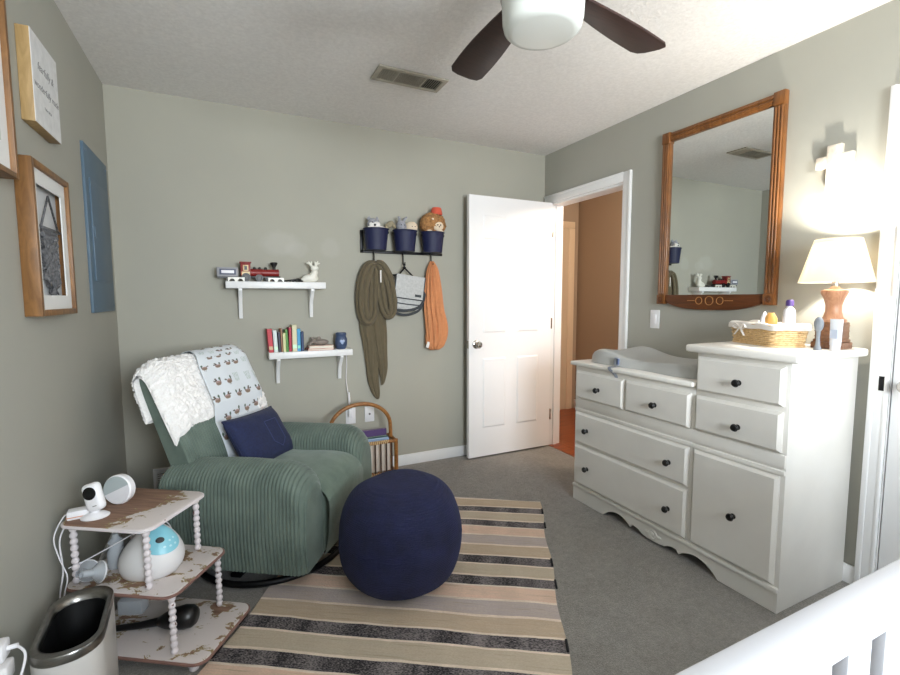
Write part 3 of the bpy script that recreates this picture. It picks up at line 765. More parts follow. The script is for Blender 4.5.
# ------------------------------------------------------------------ shelves
def shelf(x0, x1, zt, bx, label, zb):
    r = thing('wall_shelf', label, 'shelf', ((x0 + x1) / 2, 0, zt - .04), group=None)
    B().bb(x0, x1, -.13, -.0005, zt - .042, zt, .003).build('board', M['white_trim'], r)
    for x in bx:
        P = [(-.0005, zt - .042), (-.115, zt - .042), (-.115, zt - .055), (-.045, zt - .13), (-.028, zb), (-.0005, zb)]
        B().prism(P, lambda p: (x - .011, p[0], p[1]), lambda p: (x + .011, p[0], p[1]), bev=.002).build('bracket', M['white_trim'], r)
shelf(.568, 1.160, 1.365, (.648, 1.078), 'upper white wall shelf holding a toy train', 1.135)
shelf(.798, 1.328, .918, (.855, 1.258), 'lower white wall shelf holding a row of books', .705)

def train():
    z = 1.365; y = -.085; x0, x1 = .648, .888
    r = thing('toy_locomotive', 'red and black toy steam locomotive on the upper wall shelf', 'toy train', ((x0 + x1) / 2, y, z))
    b = B(); b.bb(x0 + .01, x1 - .005, y - .024, y + .024, z + .022, z + .034, .002); b.build('chassis', M['train_black'], r)
    b = B(); b.bb(x0 + .006, x0 + .062, y - .028, y + .028, z + .034, z + .112, .003); b.build('cab', M['train_red'], r)
    B().bb(x0, x0 + .068, y - .033, y + .033, z + .112, z + .120, .003).build('roof', M['train_red'], r)
    b = B(); b.bb(x0 + .020, x0 + .05, y - .030, y - .027, z + .064, z + .100, .002); b.bb(x0 + .012, x0 + .058, y - .0295, y - .027, z + .036, z + .060); w = b.build('window_surround', M['train_cream'], r)
    B().bb(x0 + .027, x0 + .043, y - .0315, y - .029, z + .070, z + .094).build('window_opening', M['train_black'], w)
    B().lathe((x0 + .062, y, z + .055), [(0, 0), (.024, 0), (.024, .06), (.0245, .062), (.0245, .068), (.022, .07), (.022, .152), (.024, .154), (.024, .164), (.012, .168), (0, .168)], 24, axis='X').build('boiler', M['train_red'], r)
    b = B()
    for xx in (x0 + .085, x0 + .115, x0 + .15): b.lathe((xx, y, z + .074), [(0, 0), (.009, 0), (.009, .010), (.006, .016), (0, .017)], 14)
    b.build('domes', M['train_black'], r)
    B().lathe((x0 + .200, y, z + .074), [(0, 0), (.010, 0), (.009, .016), (.021, .036), (.022, .046), (.014, .049), (0, .049)], 18).build('smokestack', M['train_black'], r)
    for xx, rr in ((x0 + .036, .026), (x0 + .110, .022), (x0 + .160, .014), (x0 + .20, .014)):
        for yy in (y - .030, y + .023):
            b = B(); b.lathe((xx, yy, z + rr), [(0, 0), (rr, 0), (rr, .007), (0, .007)], 22, axis='Y'); b.tube([(xx + rr * .62 * math.cos(a * PI / 8), yy - .0005 if yy < y else yy + .0075, z + rr + rr * .62 * math.sin(a * PI / 8)) for a in range(16)], .0018, 5, True)
            b.build('wheel', M['train_black'], r)
    B().prism([(x1 - .01, z + .028), (x1 + .014, z + .004), (x1 - .01, z + .004)], lambda p: (p[0], y - .022, p[1]), lambda p: (p[0], y + .022, p[1])).build('cowcatcher', M['train_black'], r)
    # wagon hanging over the left end of the shelf
    r = thing('toy_wagon', 'grey toy train wagon at the left end of the upper wall shelf', 'toy train', (.59, y, z))
    B().bb(.523, .641, y - .028, y + .028, z + .028, z + .084, .003).build('body', M['train_grey'], r)
    o = B().bb(.538, .628, y - .0305, y - .027, z + .040, z + .074, .001).build('side_panel', M['train_blue'], r)
    B().bb(.548, .618, y - .0325, y - .030, z + .048, z + .066, .001).build('panel_centre', M['white_plastic'], o)
    B().bb(.53, .636, y - .02, y + .02, z + .02, z + .03).build('chassis', M['train_black'], r)
    for xx in (.585, .62):
        for yy in (y - .026, y + .019): B().lathe((xx, yy, z + .012), [(0, 0), (.012, 0), (.012, .007), (0, .007)], 18, axis='Y').build('wheel', M['train_black'], r)
    # white arched track pieces in front of the train
    def arch(xc, lab):
        b = B(); P = [(xc - .046, z + .0005), (xc - .046, z + .024), (xc + .046, z + .024), (xc + .046, z + .0005)]
        for c in (xc + .023, xc - .023):
            P += [(c + .015 * math.cos(a * PI / 8), z + .0005 + .016 * math.sin(a * PI / 8)) for a in range(9)]
        b.prism(P, lambda p: (p[0], -.127, p[1]), lambda p: (p[0], -.1195, p[1]))
        tag(b.build('track_arch', M['ceramic'], loc=(xc, -.12, z)), lab, 'toy track', 'white track pieces')
    arch(.628, 'white two-arched track piece below the grey wagon'); arch(.855, 'white two-arched track piece below the front of the red locomotive')
    # dark track heap between train and figurine
    b = B()
    for k in range(5): b.tube(catmull([(.90 + .02 * k, -.05 - .012 * k, z + .006), (.95 + .012 * k, -.09 + .01 * k, z + .012 + .003 * k), (1.0 + .004 * k, -.06 - .01 * k, z + .006)], 6), .006, 6, flat=(.7, 1))
    tag(b.build('train_track', M['train_black'], loc=(.95, -.07, z)), 'flat dark toy track pieces beside the white figurine on the upper shelf', 'toy track')
    # figurine: reclining animal with branched antlers
    r = thing('ceramic_figurine', 'white ceramic animal figurine with branched antlers at the right end of the upper shelf', 'figurine', (1.085, -.075, z))
    b = B(); b.ball((1.07, -.075, z + .026), .045, (1.15, .62, .62)); b.ball((1.04, -.075, z + .018), .03, (1, .7, .6))
    b.tube(catmull([(1.085, -.075, z + .03), (1.098, -.075, z + .065), (1.095, -.076, z + .092)], 5), [.026] * 4 + [.022] * 3 + [.018] * 4, 14); b.ball((1.098, -.082, z + .092), .021, (1.25, .9, .9))
    b.build('body', M['ceramic'], r, ang=80)
    b = B()
    for sg, top in ((-1, .135), (1, .14)):
        b.tube([(1.092 + sg * .006, -.075, z + .1), (1.092 + sg * .02, -.075, z + .118), (1.092 + sg * .03, -.075, z + top)], [.009, .008, .004], 8)
        b.tube([(1.092 + sg * .016, -.075, z + .112), (1.092 + sg * .010, -.075, z + .136)], [.007, .004], 8)
        b.tube([(1.092 + sg * .022, -.075, z + .12), (1.092 + sg * .042, -.075, z + .126)], [.007, .004], 8)
    b.build('antlers', M['ceramic'], r)
train()

def books():
    z = .918
    # (width, height, colour, tilt, label)
    L = [(.034, .150, (196, 62, 74), 'faded red book at the left end of the book row', .06),
         (.030, .140, (216, 226, 222), 'pale white and mint book second from the left in the book row', .05),
         (.018, .128, (64, 62, 76), 'thin dark slate book between the pale book and the yellow one', .03),
         (.012, .150, (190, 140, 110), 'very thin tan book just left of the yellow green book', .02),
         (.020, .122, (214, 214, 160), 'short pale yellow green book beside the green one', .02),
         (.018, .142, (82, 138, 62), 'thin bright green book near the middle of the row', .04),
         (.022, .156, (172, 34, 60), 'crimson book between the green and the cream books', .0),
         (.034, .172, (216, 210, 174), 'tall cream book, the highest in the book row', .0),
         (.026, .146, (66, 150, 198), 'sky blue book near the right end of the row', .0),
         (.020, .126, (40, 62, 104), 'dark navy book at the right end of the book row', .0)]
    x = .800
    for w, h, c, lab, ti in L:
        w *= .9
        dep = .085 + random.random() * .015
        r = thing('book', lab, 'book', (x + w / 2, -.06, z), group='books standing on the lower shelf')
        lean = Matrix.Shear('XY', 3, (0, 0)); cm = cmat('cover_%02x%02x%02x' % c, c, .55)
        sh = -math.tan(ti) 
        def sx(bm_, zz=z, s=sh):
            for v in bm_.verts: v.co.x += s * (v.co.z - zz) * 1.0
        y1 = -.012; y0 = y1 - dep
        b = B(); b.bb(x, x + .0018, y0, y1, z, z + h).bb(x + w - .0028, x + w - .001, y0, y1, z, z + h).bb(x, x + w - .001, y0, y0 + .002, z, z + h)
        sx(b.bm); b.build('cover', cm, r, smooth=False)
        b = B(); b.bb(x + .0016, x + w - .0026, y0 + .002, y1 - .003, z + .003, z + h - .003); sx(b.bm); b.build('pages', M['pages'], r, smooth=False)
        if w > .02:
            b = B(); b.bb(x + .003, x + w - .004, y0 - .0006, y0 + .0005, z + h * .12, z + h * .26); sx(b.bm)
            b.build('spine_band', cmat('band_%02x' % c[0], tuple(min(255, int(v * .5 + (150 if i == 1 else 110))) for i, v in enumerate(c))), r, smooth=False)
        x += w + .0005
    def flat(xa, xb, ya, yb, za, th, c, lab, rz):
        cx, cy = (xa + xb) / 2, (ya + yb) / 2
        r = thing('book', lab, 'book', (cx, cy, za), group='books lying flat on the lower shelf')
        cm = cmat('cover_%02x%02x%02x' % c, c, .5); R = RZ(rz); d = (xb - xa, yb - ya)
        b = B(); b.box((cx, cy, za + .001), (d[0], d[1], .002), rot=R).box((cx, cy, za + th - .001), (d[0], d[1], .002), rot=R)
        v = R @ Vector((0, d[1] / 2 - .001, 0)); b.box((cx + v.x, cy + v.y, za + th / 2), (d[0], .002, th), rot=R); b.build('cover', cm, r, smooth=False)
        B().box((cx, cy - .001, za + th / 2), (d[0] - .006, d[1] - .006, th - .004), rot=R).build('pages', M['pages'], r, smooth=False)
    flat(1.035, 1.205, -.118, -.02, z, .012, (186, 96, 88), 'dusty red book lying at the bottom of the flat pair', .02)
    flat(1.045, 1.205, -.116, -.024, z + .0125, .018, (228, 196, 180), 'pale pink book lying on top of the dusty red one', -.03)
    r = thing('toy_elephant', 'small grey brown toy animal lying on the flat books', 'toy', (1.125, -.07, z + .031))
    b = B(); zz = z + .0305; b.ball((1.13, -.07, zz + .02), .036, (1.4, .7, .56)); b.ball((1.085, -.075, zz + .028), .02, (1, .9, .9))
    b.tube(catmull([(1.072, -.078, zz + .028), (1.058, -.082, zz + .016), (1.052, -.084, zz + .006)], 5), [.009] * 6 + [.006] * 5, 8); b.build('body', M['elephant'], r, ang=80)
    B().ball((1.115, -.07, zz + .045), .014, (1.1, .5, 1)).build('ear', M['elephant'], r); B().ball((1.075, -.06, zz + .045), .012, (.9, .5, 1)).build('ear', M['elephant'], r)
    r = thing('ceramic_jar', 'dark blue jar with a pale mark at the right end of the lower shelf', 'jar', (1.258, -.075, z))
    B().lathe((1.262, -.075, z), [(0, 0), (.028, 0), (.034, .008), (.041, .03), (.041, .07), (.035, .082), (.033, .088), (.037, .098), (.036, .108), (.031, .110), (.029, .10), (.0, .098)], 30, cap=False).build('jar', M['jar'], r)
    b = B(); b.ball((1.262 - .007, -.075 - .0395, z + .055), .010, (1, .25, 1)); b.ball((1.262 + .007, -.075 - .0395, z + .055), .010, (1, .25, 1)); b.ball((1.262, -.075 - .040, z + .044), .009, (.9, .22, 1.3)); b.build('mark', M['jar_mark'], r)
books()

# ------------------------------------------------------------------ bucket rack with toys and hanging things
def rack():
    x0, x1 = 1.425, 2.055
    r = thing('bucket_rail', 'dark wall rail with hooks carrying three navy buckets', 'rail', ((x0 + x1) / 2, 0, 1.585))
    B().bb(x0, x1, -.012, -.0005, 1.578, 1.598, .002).bb(x0, x0 + .022, -.012, -.0005, 1.58, 1.735, .002).build('back_bar', M['black_metal'], r)
    for hx in (1.517, 1.733, 1.954):
        B().tube(catmull([(hx, -.012, 1.585), (hx, -.028, 1.57), (hx, -.030, 1.53), (hx, -.034, 1.505), (hx, -.055, 1.498), (hx, -.07, 1.515)], 6), .0045, 8).build('hook', M['black_metal'], r)
    def bucket(xc):
        t = thing('bucket', '', 'bucket', (xc, -.095, 1.598), group='navy buckets on the wall rail')
        b = B(); b.lathe((xc, -.088, 1.592), [(0, 0), (.070, 0), (.085, .138), (.089, .140), (.089, .146), (.083, .146), (.068, .006), (0, .006)], 32, squash=(1, .86), cap=False); b.build('pail', M['navy_tin'], t)
        B().tube([(xc + .087 * math.cos(a * PI / 16), -.088 + .075 * math.sin(a * PI / 16), 1.735) for a in range(32)], .004, 6, True).build('rim', M['navy_tin'], t)
        for sg in (-1, 1): B().lathe((xc + sg * .084, -.088, 1.716), [(0, -.006), (.009, -.006), (.009, .006), (0, .006)], 12, axis='X').build('handle_ear', M['black_metal'], t)
        return t
    b1 = bucket(1.517); b1['label'] = 'navy bucket holding the grey and white plush fox, leftmost of the rail'
    for xc, lab in ((1.728, 'navy bucket in the middle of the rail, above the grey bag'), (1.942, 'navy bucket holding the brown-maned plush, above the orange cloth')):
        c = copy_tree(b1); c.location.x = xc; c['label'] = lab
    def eyes(t, pts, rr=.005):
        for p in pts: B().ball(p, rr, seg=10).build('eye', M['black_plastic'], t)
    zt = 1.735
    # fox
    t = thing('plush_fox', 'grey plush fox with white cheeks peeking from the leftmost navy bucket', 'plush toy', (1.505, -.09, 1.70))
    b = B(); b.ball((1.497, -.09, zt + .035), .042, (1.05, .9, .9), nz=.004); b.ball((1.53, -.085, zt - .03), .05, (1, .8, .9)); b.build('head', M['grey_plush'], t, ang=80)
    b = B(); b.ball((1.512, -.119, zt + .026), .026, (1, .7, .8)); b.ball((1.482, -.117, zt + .026), .022, (1, .6, .7)); b.ball((1.54, -.10, zt + .004), .035, (1.2, .9, .5)); b.ball((1.485, -.115, zt + .004), .03, (1.2, .7, .5)); b.build('cheeks', M['white_plush'], t, ang=80)
    for sg in (-1, 1): B().lathe((1.497 + sg * .028, -.088, zt + .060), [(0, 0), (.016, 0), (.011, .014), (0, .028)], 12, squash=(1, .6)).build('ear', M['grey_plush'], t)
    B().ball((1.497, -.132, zt + .022), .008).build('nose', M['black_plastic'], t); eyes(t, [(1.482, -.124, zt + .04), (1.512, -.124, zt + .04)])
    # olive tail between buckets
    b = B(); b.tube(catmull([(1.575, -.09, zt - .01), (1.60, -.095, zt + .025), (1.628, -.095, zt + .045), (1.65, -.09, zt + .02)], 6), [.014] * 6 + [.02] * 7 + [.014] * 6, 10)
    tag(b.build('plush_strap', M['olive_plush'], loc=(1.62, -.09, zt)), 'olive beige plush limb hanging over the gap between left and middle buckets', 'plush toy')
    # grey bunny
    t = thing('plush_rabbit', 'grey long-eared plush slumped in the middle navy bucket', 'plush toy', (1.70, -.09, 1.70))
    b = B(); b.ball((1.70, -.09, zt + .03), .042, (.9, .9, 1), nz=.006); b.ball((1.70, -.085, zt - .03), .045, (1, .8, .9)); b.build('head', M['grey_plush'], t, ang=80)
    for sg in (-1, 1): B().tube(catmull([(1.70 + sg * .012, -.085, zt + .06), (1.70 + sg * .022 + .01, -.085, zt + .085), (1.70 + sg * .034 + .012, -.09, zt + .098)], 5), [.011] * 6 + [.008] * 4 + [.003], 8).build('ear', M['grey_plush'], t)
    eyes(t, [(1.688, -.128, zt + .035), (1.712, -.128, zt + .035)], .004)
    t = thing('plush_ball', 'round cream plush head in the middle navy bucket', 'plush toy', (1.77, -.09, 1.70))
    B().ball((1.775, -.095, zt + .028), .046, (1, .9, .86)).build('head', M['cream'], t, ang=80); B().ball((1.77, -.085, zt - .03), .04, (1, .8, .9)).build('body', M['cream'], t)
    eyes(t, [(1.765, -.137, zt + .028), (1.787, -.137, zt + .028)], .0035)
    # brown-maned toy with red cap
    t = thing('plush_lion', 'brown shaggy plush with cream face and red felt cap in the rightmost bucket', 'plush toy', (1.935, -.09, 1.70))
    b = B(); b.ball((1.945, -.085, zt + .060), .092, (1.08, .72, .90), seg=40, nz=.014, nf=60); b.ball((1.935, -.085, zt - .03), .05, (1.1, .8, .9)); b.build('mane', M['mane'], t, ang=80)
    b = B(); b.ball((1.965, -.135, zt + .042), .042, (1, .45, .85)); b.ball((1.922, -.138, zt + .088), .011); b.build('face', M['cream'], t, ang=80)
    for sx, sz in ((-.035, .002), (.05, .004)): B().ball((1.935 + sx, -.13, zt + sz), .02, (1.2, .9, .7)).build('paw', M['cream'], t, ang=80)
    B().lathe((1.975, -.085, zt + .130), [(0, 0), (.044, 0), (.045, .006), (.036, .046), (.030, .052), (0, .053)], 24, squash=(1, .9)).build('cap', M['red_felt'], t)
    eyes(t, [(1.952, -.156, zt + .048), (1.976, -.156, zt + .048)]); B().ball((1.965, -.159, zt + .036), .005).build('nose', cmat('nose_brown', (110, 70, 60)), t)
rack()

def drape(b, path, folds, amp, seg=96, ph=0.0, sharp=1.0):
    """path: (x, y, z, half width, half depth) stations, lofted with wandering vertical folds"""
    P = [Vector(p[:3]) for p in path]; n = len(path); NV = 10 * (n - 1)
    c = catmull(P, 10); w = catmull([(p[3], p[4], 0) for p in path], 10)
    def fn(u, v):
        i = min(int(v * NV + .5), NV); a = 2 * PI * u
        w_ = folds * a + ph + 2.2 * math.sin(v * 3 + ph); f = .92 + amp * (1.9 * abs(math.sin(w_ / 2)) ** .7 - 1) * min(1, v * 5 + .35) + amp * .35 * math.sin((2 * folds + 1) * a + v * 7)
        return Vector((c[i].x + w[i].x * math.cos(a) * f, c[i].y + w[i].y * math.sin(a) * f, c[i].z + .004 * math.sin(folds * a)))
    b.grid(seg, NV + 1, fn, closed_u=True, cap=True); return b
def cloth_tube(b, path, w, d, folds, amp, ph=0.0):
    n = len(path); NV = 10 * (n - 1); c = catmull([Vector(p) for p in path], 10); ww = catmull([(q, 0, 0) for q in w], 10)
    def fn(u, v):
        i = min(int(v * NV + .5), NV); t = (c[min(i + 1, NV)] - c[max(i - 1, 0)]).normalized(); y = Vector((0, 1, 0)); y = (y - t * y.dot(t)).normalized(); x = t.cross(y)
        a = 2 * PI * u; q = folds * a + ph + 1.5 * math.sin(v * 4 + ph); f = .95 + amp * (1.9 * abs(math.sin(q / 2)) ** .7 - 1)
        return c[i] + x * (ww[i].x * math.cos(a) * f) + y * (d * min(1, ww[i].x / .03) * math.sin(a) * f)
    b.grid(72, NV + 1, fn, closed_u=True, cap=True)
def hanging():
    # olive wrap: two hanging loops and two tails
    b = B()
    cloth_tube(b, [(1.520, -.060, 1.500), (1.470, -.058, 1.475), (1.432, -.054, 1.36), (1.424, -.050, 1.22), (1.436, -.048, 1.13), (1.462, -.048, 1.105), (1.492, -.046, 1.15), (1.503, -.044, 1.26), (1.510, -.044, 1.40), (1.517, -.048, 1.50)], [.020, .034, .040, .040, .037, .034, .034, .036, .030, .018], .030, 5, .30)
    cloth_tube(b, [(1.517, -.066, 1.505), (1.560, -.064, 1.480), (1.612, -.058, 1.38), (1.636, -.055, 1.25), (1.634, -.053, 1.17), (1.608, -.053, 1.140), (1.578, -.052, 1.18), (1.560, -.052, 1.28), (1.545, -.054, 1.40), (1.522, -.054, 1.50)], [.020, .034, .038, .037, .034, .031, .031, .034, .030, .018], .030, 5, .30, 1.4)
    drape(b, [(1.52, -.032, 1.45, .05, .014), (1.515, -.030, 1.25, .06, .018), (1.540, -.028, 1.05, .056, .018), (1.555, -.027, .90, .046, .016), (1.572, -.026, .76, .032, .014), (1.572, -.026, .67, .016, .008), (1.562, -.026, .635, .006, .004)], 6, .2, ph=.2)
    drape(b, [(1.49, -.024, 1.30, .05, .012), (1.468, -.022, 1.10, .058, .016), (1.486, -.020, .95, .054, .016), (1.492, -.020, .80, .044, .014), (1.50, -.020, .68, .040, .012), (1.518, -.020, .58, .028, .009), (1.532, -.020, .535, .008, .005)], 6, .2, ph=2.4)
    w = b.build('wrap_scarf', M['olive'], loc=(1.517, -.05, 1.515), ang=80)
    tag(w, 'long olive knit wrap looped over the left hook of the bucket rail', 'scarf')
    o = B().bb(1.538, 1.548, -.098, -.0955, 1.37, 1.455).build('care_label', M['white_plush'], w)
    # orange cloth
    b = B()
    drape(b, [(1.954, -.044, 1.530, .014, .014), (1.955, -.052, 1.47, .040, .03), (1.958, -.05, 1.36, .058, .038), (1.968, -.05, 1.20, .070, .04), (1.988, -.05, 1.06, .080, .042), (1.985, -.05, .96, .078, .040), (1.975, -.05, .90, .062, .032), (1.97, -.05, .875, .03, .016)], 12, .2, ph=1.0)
    w = b.build('swaddle_cloth', M['orange'], loc=(1.954, -.055, 1.512), ang=80); tag(w, 'gathered orange muslin cloth hanging from the right hook of the rail', 'cloth')
    B().box((1.905, -.075, .915), (.022, .004, .045), rot=RY(.35)).build('care_label', M['white_plush'], w)
    # hanger and bag
    b = B(); b.tube(catmull([(1.733, -.062, 1.50), (1.737, -.052, 1.508), (1.742, -.05, 1.498), (1.735, -.048, 1.488), (1.733, -.046, 1.478)], 6), .003, 6)
    b.tube([(1.733, -.058, 1.478), (1.690, -.058, 1.428), (1.628, -.058, 1.424)], .006, 8); b.tube([(1.733, -.058, 1.478), (1.812, -.058, 1.405)], .006, 8)
    b.ball((1.733, -.055, 1.478), .012)
    tag(b.build('clip_hanger', M['black_metal'], loc=(1.733, -.05, 1.50)), 'thin black hanger on the middle hook, holding the grey bag', 'hanger')
    r = thing('shoulder_bag', 'light grey messenger bag with dark edging hanging between olive wrap and orange cloth', 'bag', (1.78, -.05, 1.39))
    R = RY(.13); c = Vector((1.765, -.036, 1.30))
    def q(x, y, z): v = R @ Vector((x, y, z)); return (c.x + v.x, c.y + v.y, c.z + v.z)
    B().box(c, (.225, .04, .25), .012, 3, rot=R).build('body', M['bag'], r)
    B().box(q(0, -.025, .040), (.226, .012, .17), .005, 2, rot=R).build('flap', M['bag'], r)
    b = B(); b.tube([q(-.112, -.031, .12), q(-.112, -.031, -.045), q(.112, -.031, -.045), q(.112, -.031, .12)], .0045, 6); b.build('flap_edging', M['bag_dark'], r)
    B().box(q(.07, -.0325, -.015), (.05, .003, .018), .001, rot=R).build('logo_patch', M['bag_dark'], r)
    b = B(); b.tube([q(-.11, -.022, -.082), q(.0, -.023, -.085), q(.10, -.022, -.082)], .004, 6); b.build('pocket_edge', M['bag_dark'], r)
    b = B()
    b.tube(catmull([q(.115, 0, .09), q(.125, -.02, .0), q(.105, -.028, -.075), q(.05, -.03, -.115), q(-.03, -.03, -.135), q(-.10, -.02, -.135)], 8), .010, 8, flat=(1, .25))
    b.tube(catmull([q(.118, 0, .05), q(.130, -.012, -.03), q(.10, -.02, -.11), q(.04, -.022, -.15), q(-.03, -.02, -.165), q(-.10, -.012, -.15)], 8), .009, 8, flat=(1, .25))
    b.build('strap', M['bag_dark'], r)
hanging()

# ------------------------------------------------------------------ left wall
def leftwall():
    r = thing('breaker_panel', 'flat blue painted electrical panel set on the left wall near the corner', 'electrical panel', (0, -.3, 1.2))
    y0, y1, z0, z1 = -.555, -.105, 1.195, 1.975
    B().bb(-.0005, .012, y0, y1, z0, z1, .002).build('cover', M['blue_panel'], r)
    d = B().bb(.011, .018, y0 + .06, y1 - .05, z0 + .15, z1 - .15, .002).build('panel_door', M['blue_panel_door'], r)
    B().bb(.017, .022, y0 + .075, y0 + .10, z0 + .36, z0 + .41, .002).build('latch', M['blue_panel'], d)
    b = B(); 
    for yy in (y0 + .03, y1 - .025):
        for zz in (z0 + .03, z1 - .03): b.lathe((.012, yy, zz), [(0, 0), (.006, 0), (.005, .003), (0, .003)], 10, axis='X')
    b.build('screw', M['blue_panel_door'], r)
    # framed macrame shadow box
    y0, y1, z0, z1, xd = -1.345, -.965, 1.205, 1.70, .046
    r = thing('shadow_box', 'oak shadow box frame with a grey macrame hanging, below the wooden sign', 'picture', (0, (y0 + y1) / 2, z0))
    b = B(); f = .020
    b.bb(.0005, xd, y0, y0 + f, z0, z1, .002).bb(.0005, xd, y1 - f, y1, z0, z1, .002).bb(.0005, xd, y0 + f, y1 - f, z0, z0 + f, .002).bb(.0005, xd, y0 + f, y1 - f, z1 - f, z1, .002); b.build('frame', M['frame_wood'], r)
    b = B(); iw = .048; yi0, yi1, zi0, zi1 = y0 + f, y1 - f, z0 + f, z1 - f
    b.bb(.030, .034, yi0, yi0 + iw, zi0, zi1).bb(.030, .034, yi1 - iw, yi1, zi0, zi1).bb(.030, .034, yi0 + iw, yi1 - iw, zi0, zi0 + iw).bb(.030, .034, yi0 + iw, yi1 - iw, zi1 - iw, zi1); b.build('mat_border', M['paper'], r)
    B().bb(.003, .006, yi0, yi1, zi0, zi1).build('backing', cmat('backing_grey', (206, 207, 208), .8), r)
    yc = (y0 + y1) / 2 + .012
    b = B(); zt = 1.50
    b.tube([(.025, yc - .085, zt), (.025, yc + .005, zt + .115), (.025, yc + .09, zt)], .0035, 6); b.tube([(.025, yc - .098, zt), (.025, yc + .098, zt)], .006, 8)
    def mac(u, v):
        w = .080 * (1 - .12 * math.sin(v * PI)); bot = zt - .16 - .07 * (1 - abs(2 * u - 1.2) ** 1.2) + .012 * math.sin(u * 40)
        return Vector((.024 + .006 * math.sin(u * 55 + v * 9) * math.cos(v * 22), yc - w + 2 * w * u, zt + (bot - zt) * v))
    b.grid(60, 40, mac)
    def mac2(u, v): p = mac(u, v); p.x -= .006; return p
    b.grid(60, 40, mac2)
    b.build('macrame', M['macrame'], r, ang=180)
    # wooden block sign
    y0, y1, z0, z1, xd = -1.243, -.985, 1.835, 2.128, .036
    r = thing('block_sign', 'square pine block sign with white face and grey script above the shadow box', 'sign', (0, (y0 + y1) / 2, z0))
    B().bb(.0005, xd, y0, y1, z0, z1, .002).build('block', M['pine'], r)
    B().bb(xd - .001, xd + .0015, y0 + .001, y1 - .001, z0 + .001, z1 - .001).build('face', M['sign_face'], r)
    R = Matrix(((0, 0, 1), (1, 0, 0), (0, 1, 0)))
    for body, size, zz, sh in (('fearfully &', .038, z0 + .185, .25), ('wonderfully made', .033, z0 + .12, .3), ('Psalm 139:14', .013, z0 + .068, 0)):
        me = text_mesh(body, size, sh)
        b2 = bmesh.new(); b2.from_mesh(me); bmesh.ops.transform(b2, matrix=R.to_4x4(), verts=b2.verts); bmesh.ops.translate(b2, vec=(xd + .0016, (y0 + y1) / 2, zz), verts=b2.verts)
        B().merge(b2).build('lettering', M['ink'], r, smooth=False)
    # larger frame at the photo's left edge
    y0, y1, z0, z1, xd = -1.92, -1.462, 1.60, 2.20, .050
    r = thing('framed_print', 'large oak picture frame with white mat, highest and leftmost on the left wall', 'picture', (0, (y0 + y1) / 2, z0)); f = .016
    b = B(); b.bb(.0005, xd, y0, y0 + f, z0, z1, .002).bb(.0005, xd, y1 - f, y1, z0, z1, .002).bb(.0005, xd, y0 + f, y1 - f, z0, z0 + f, .002).bb(.0005, xd, y0 + f, y1 - f, z1 - f, z1, .002); b.build('frame', M['frame_wood'], r)
    B().bb(.004, .036, y0 + f, y1 - f, z0 + f, z1 - f).build('mat_board', M['paper'], r)
    b = B(); q = .07; b.tube([(.0365, y0 + q, z0 + q + .02), (.0365, y1 - q, z0 + q + .02), (.0365, y1 - q, z1 - q), (.0365, y0 + q, z1 - q)], .0015, 6, True); b.build('print_border', cmat('pale_green_line', (170, 178, 166), .7), r)
leftwall()

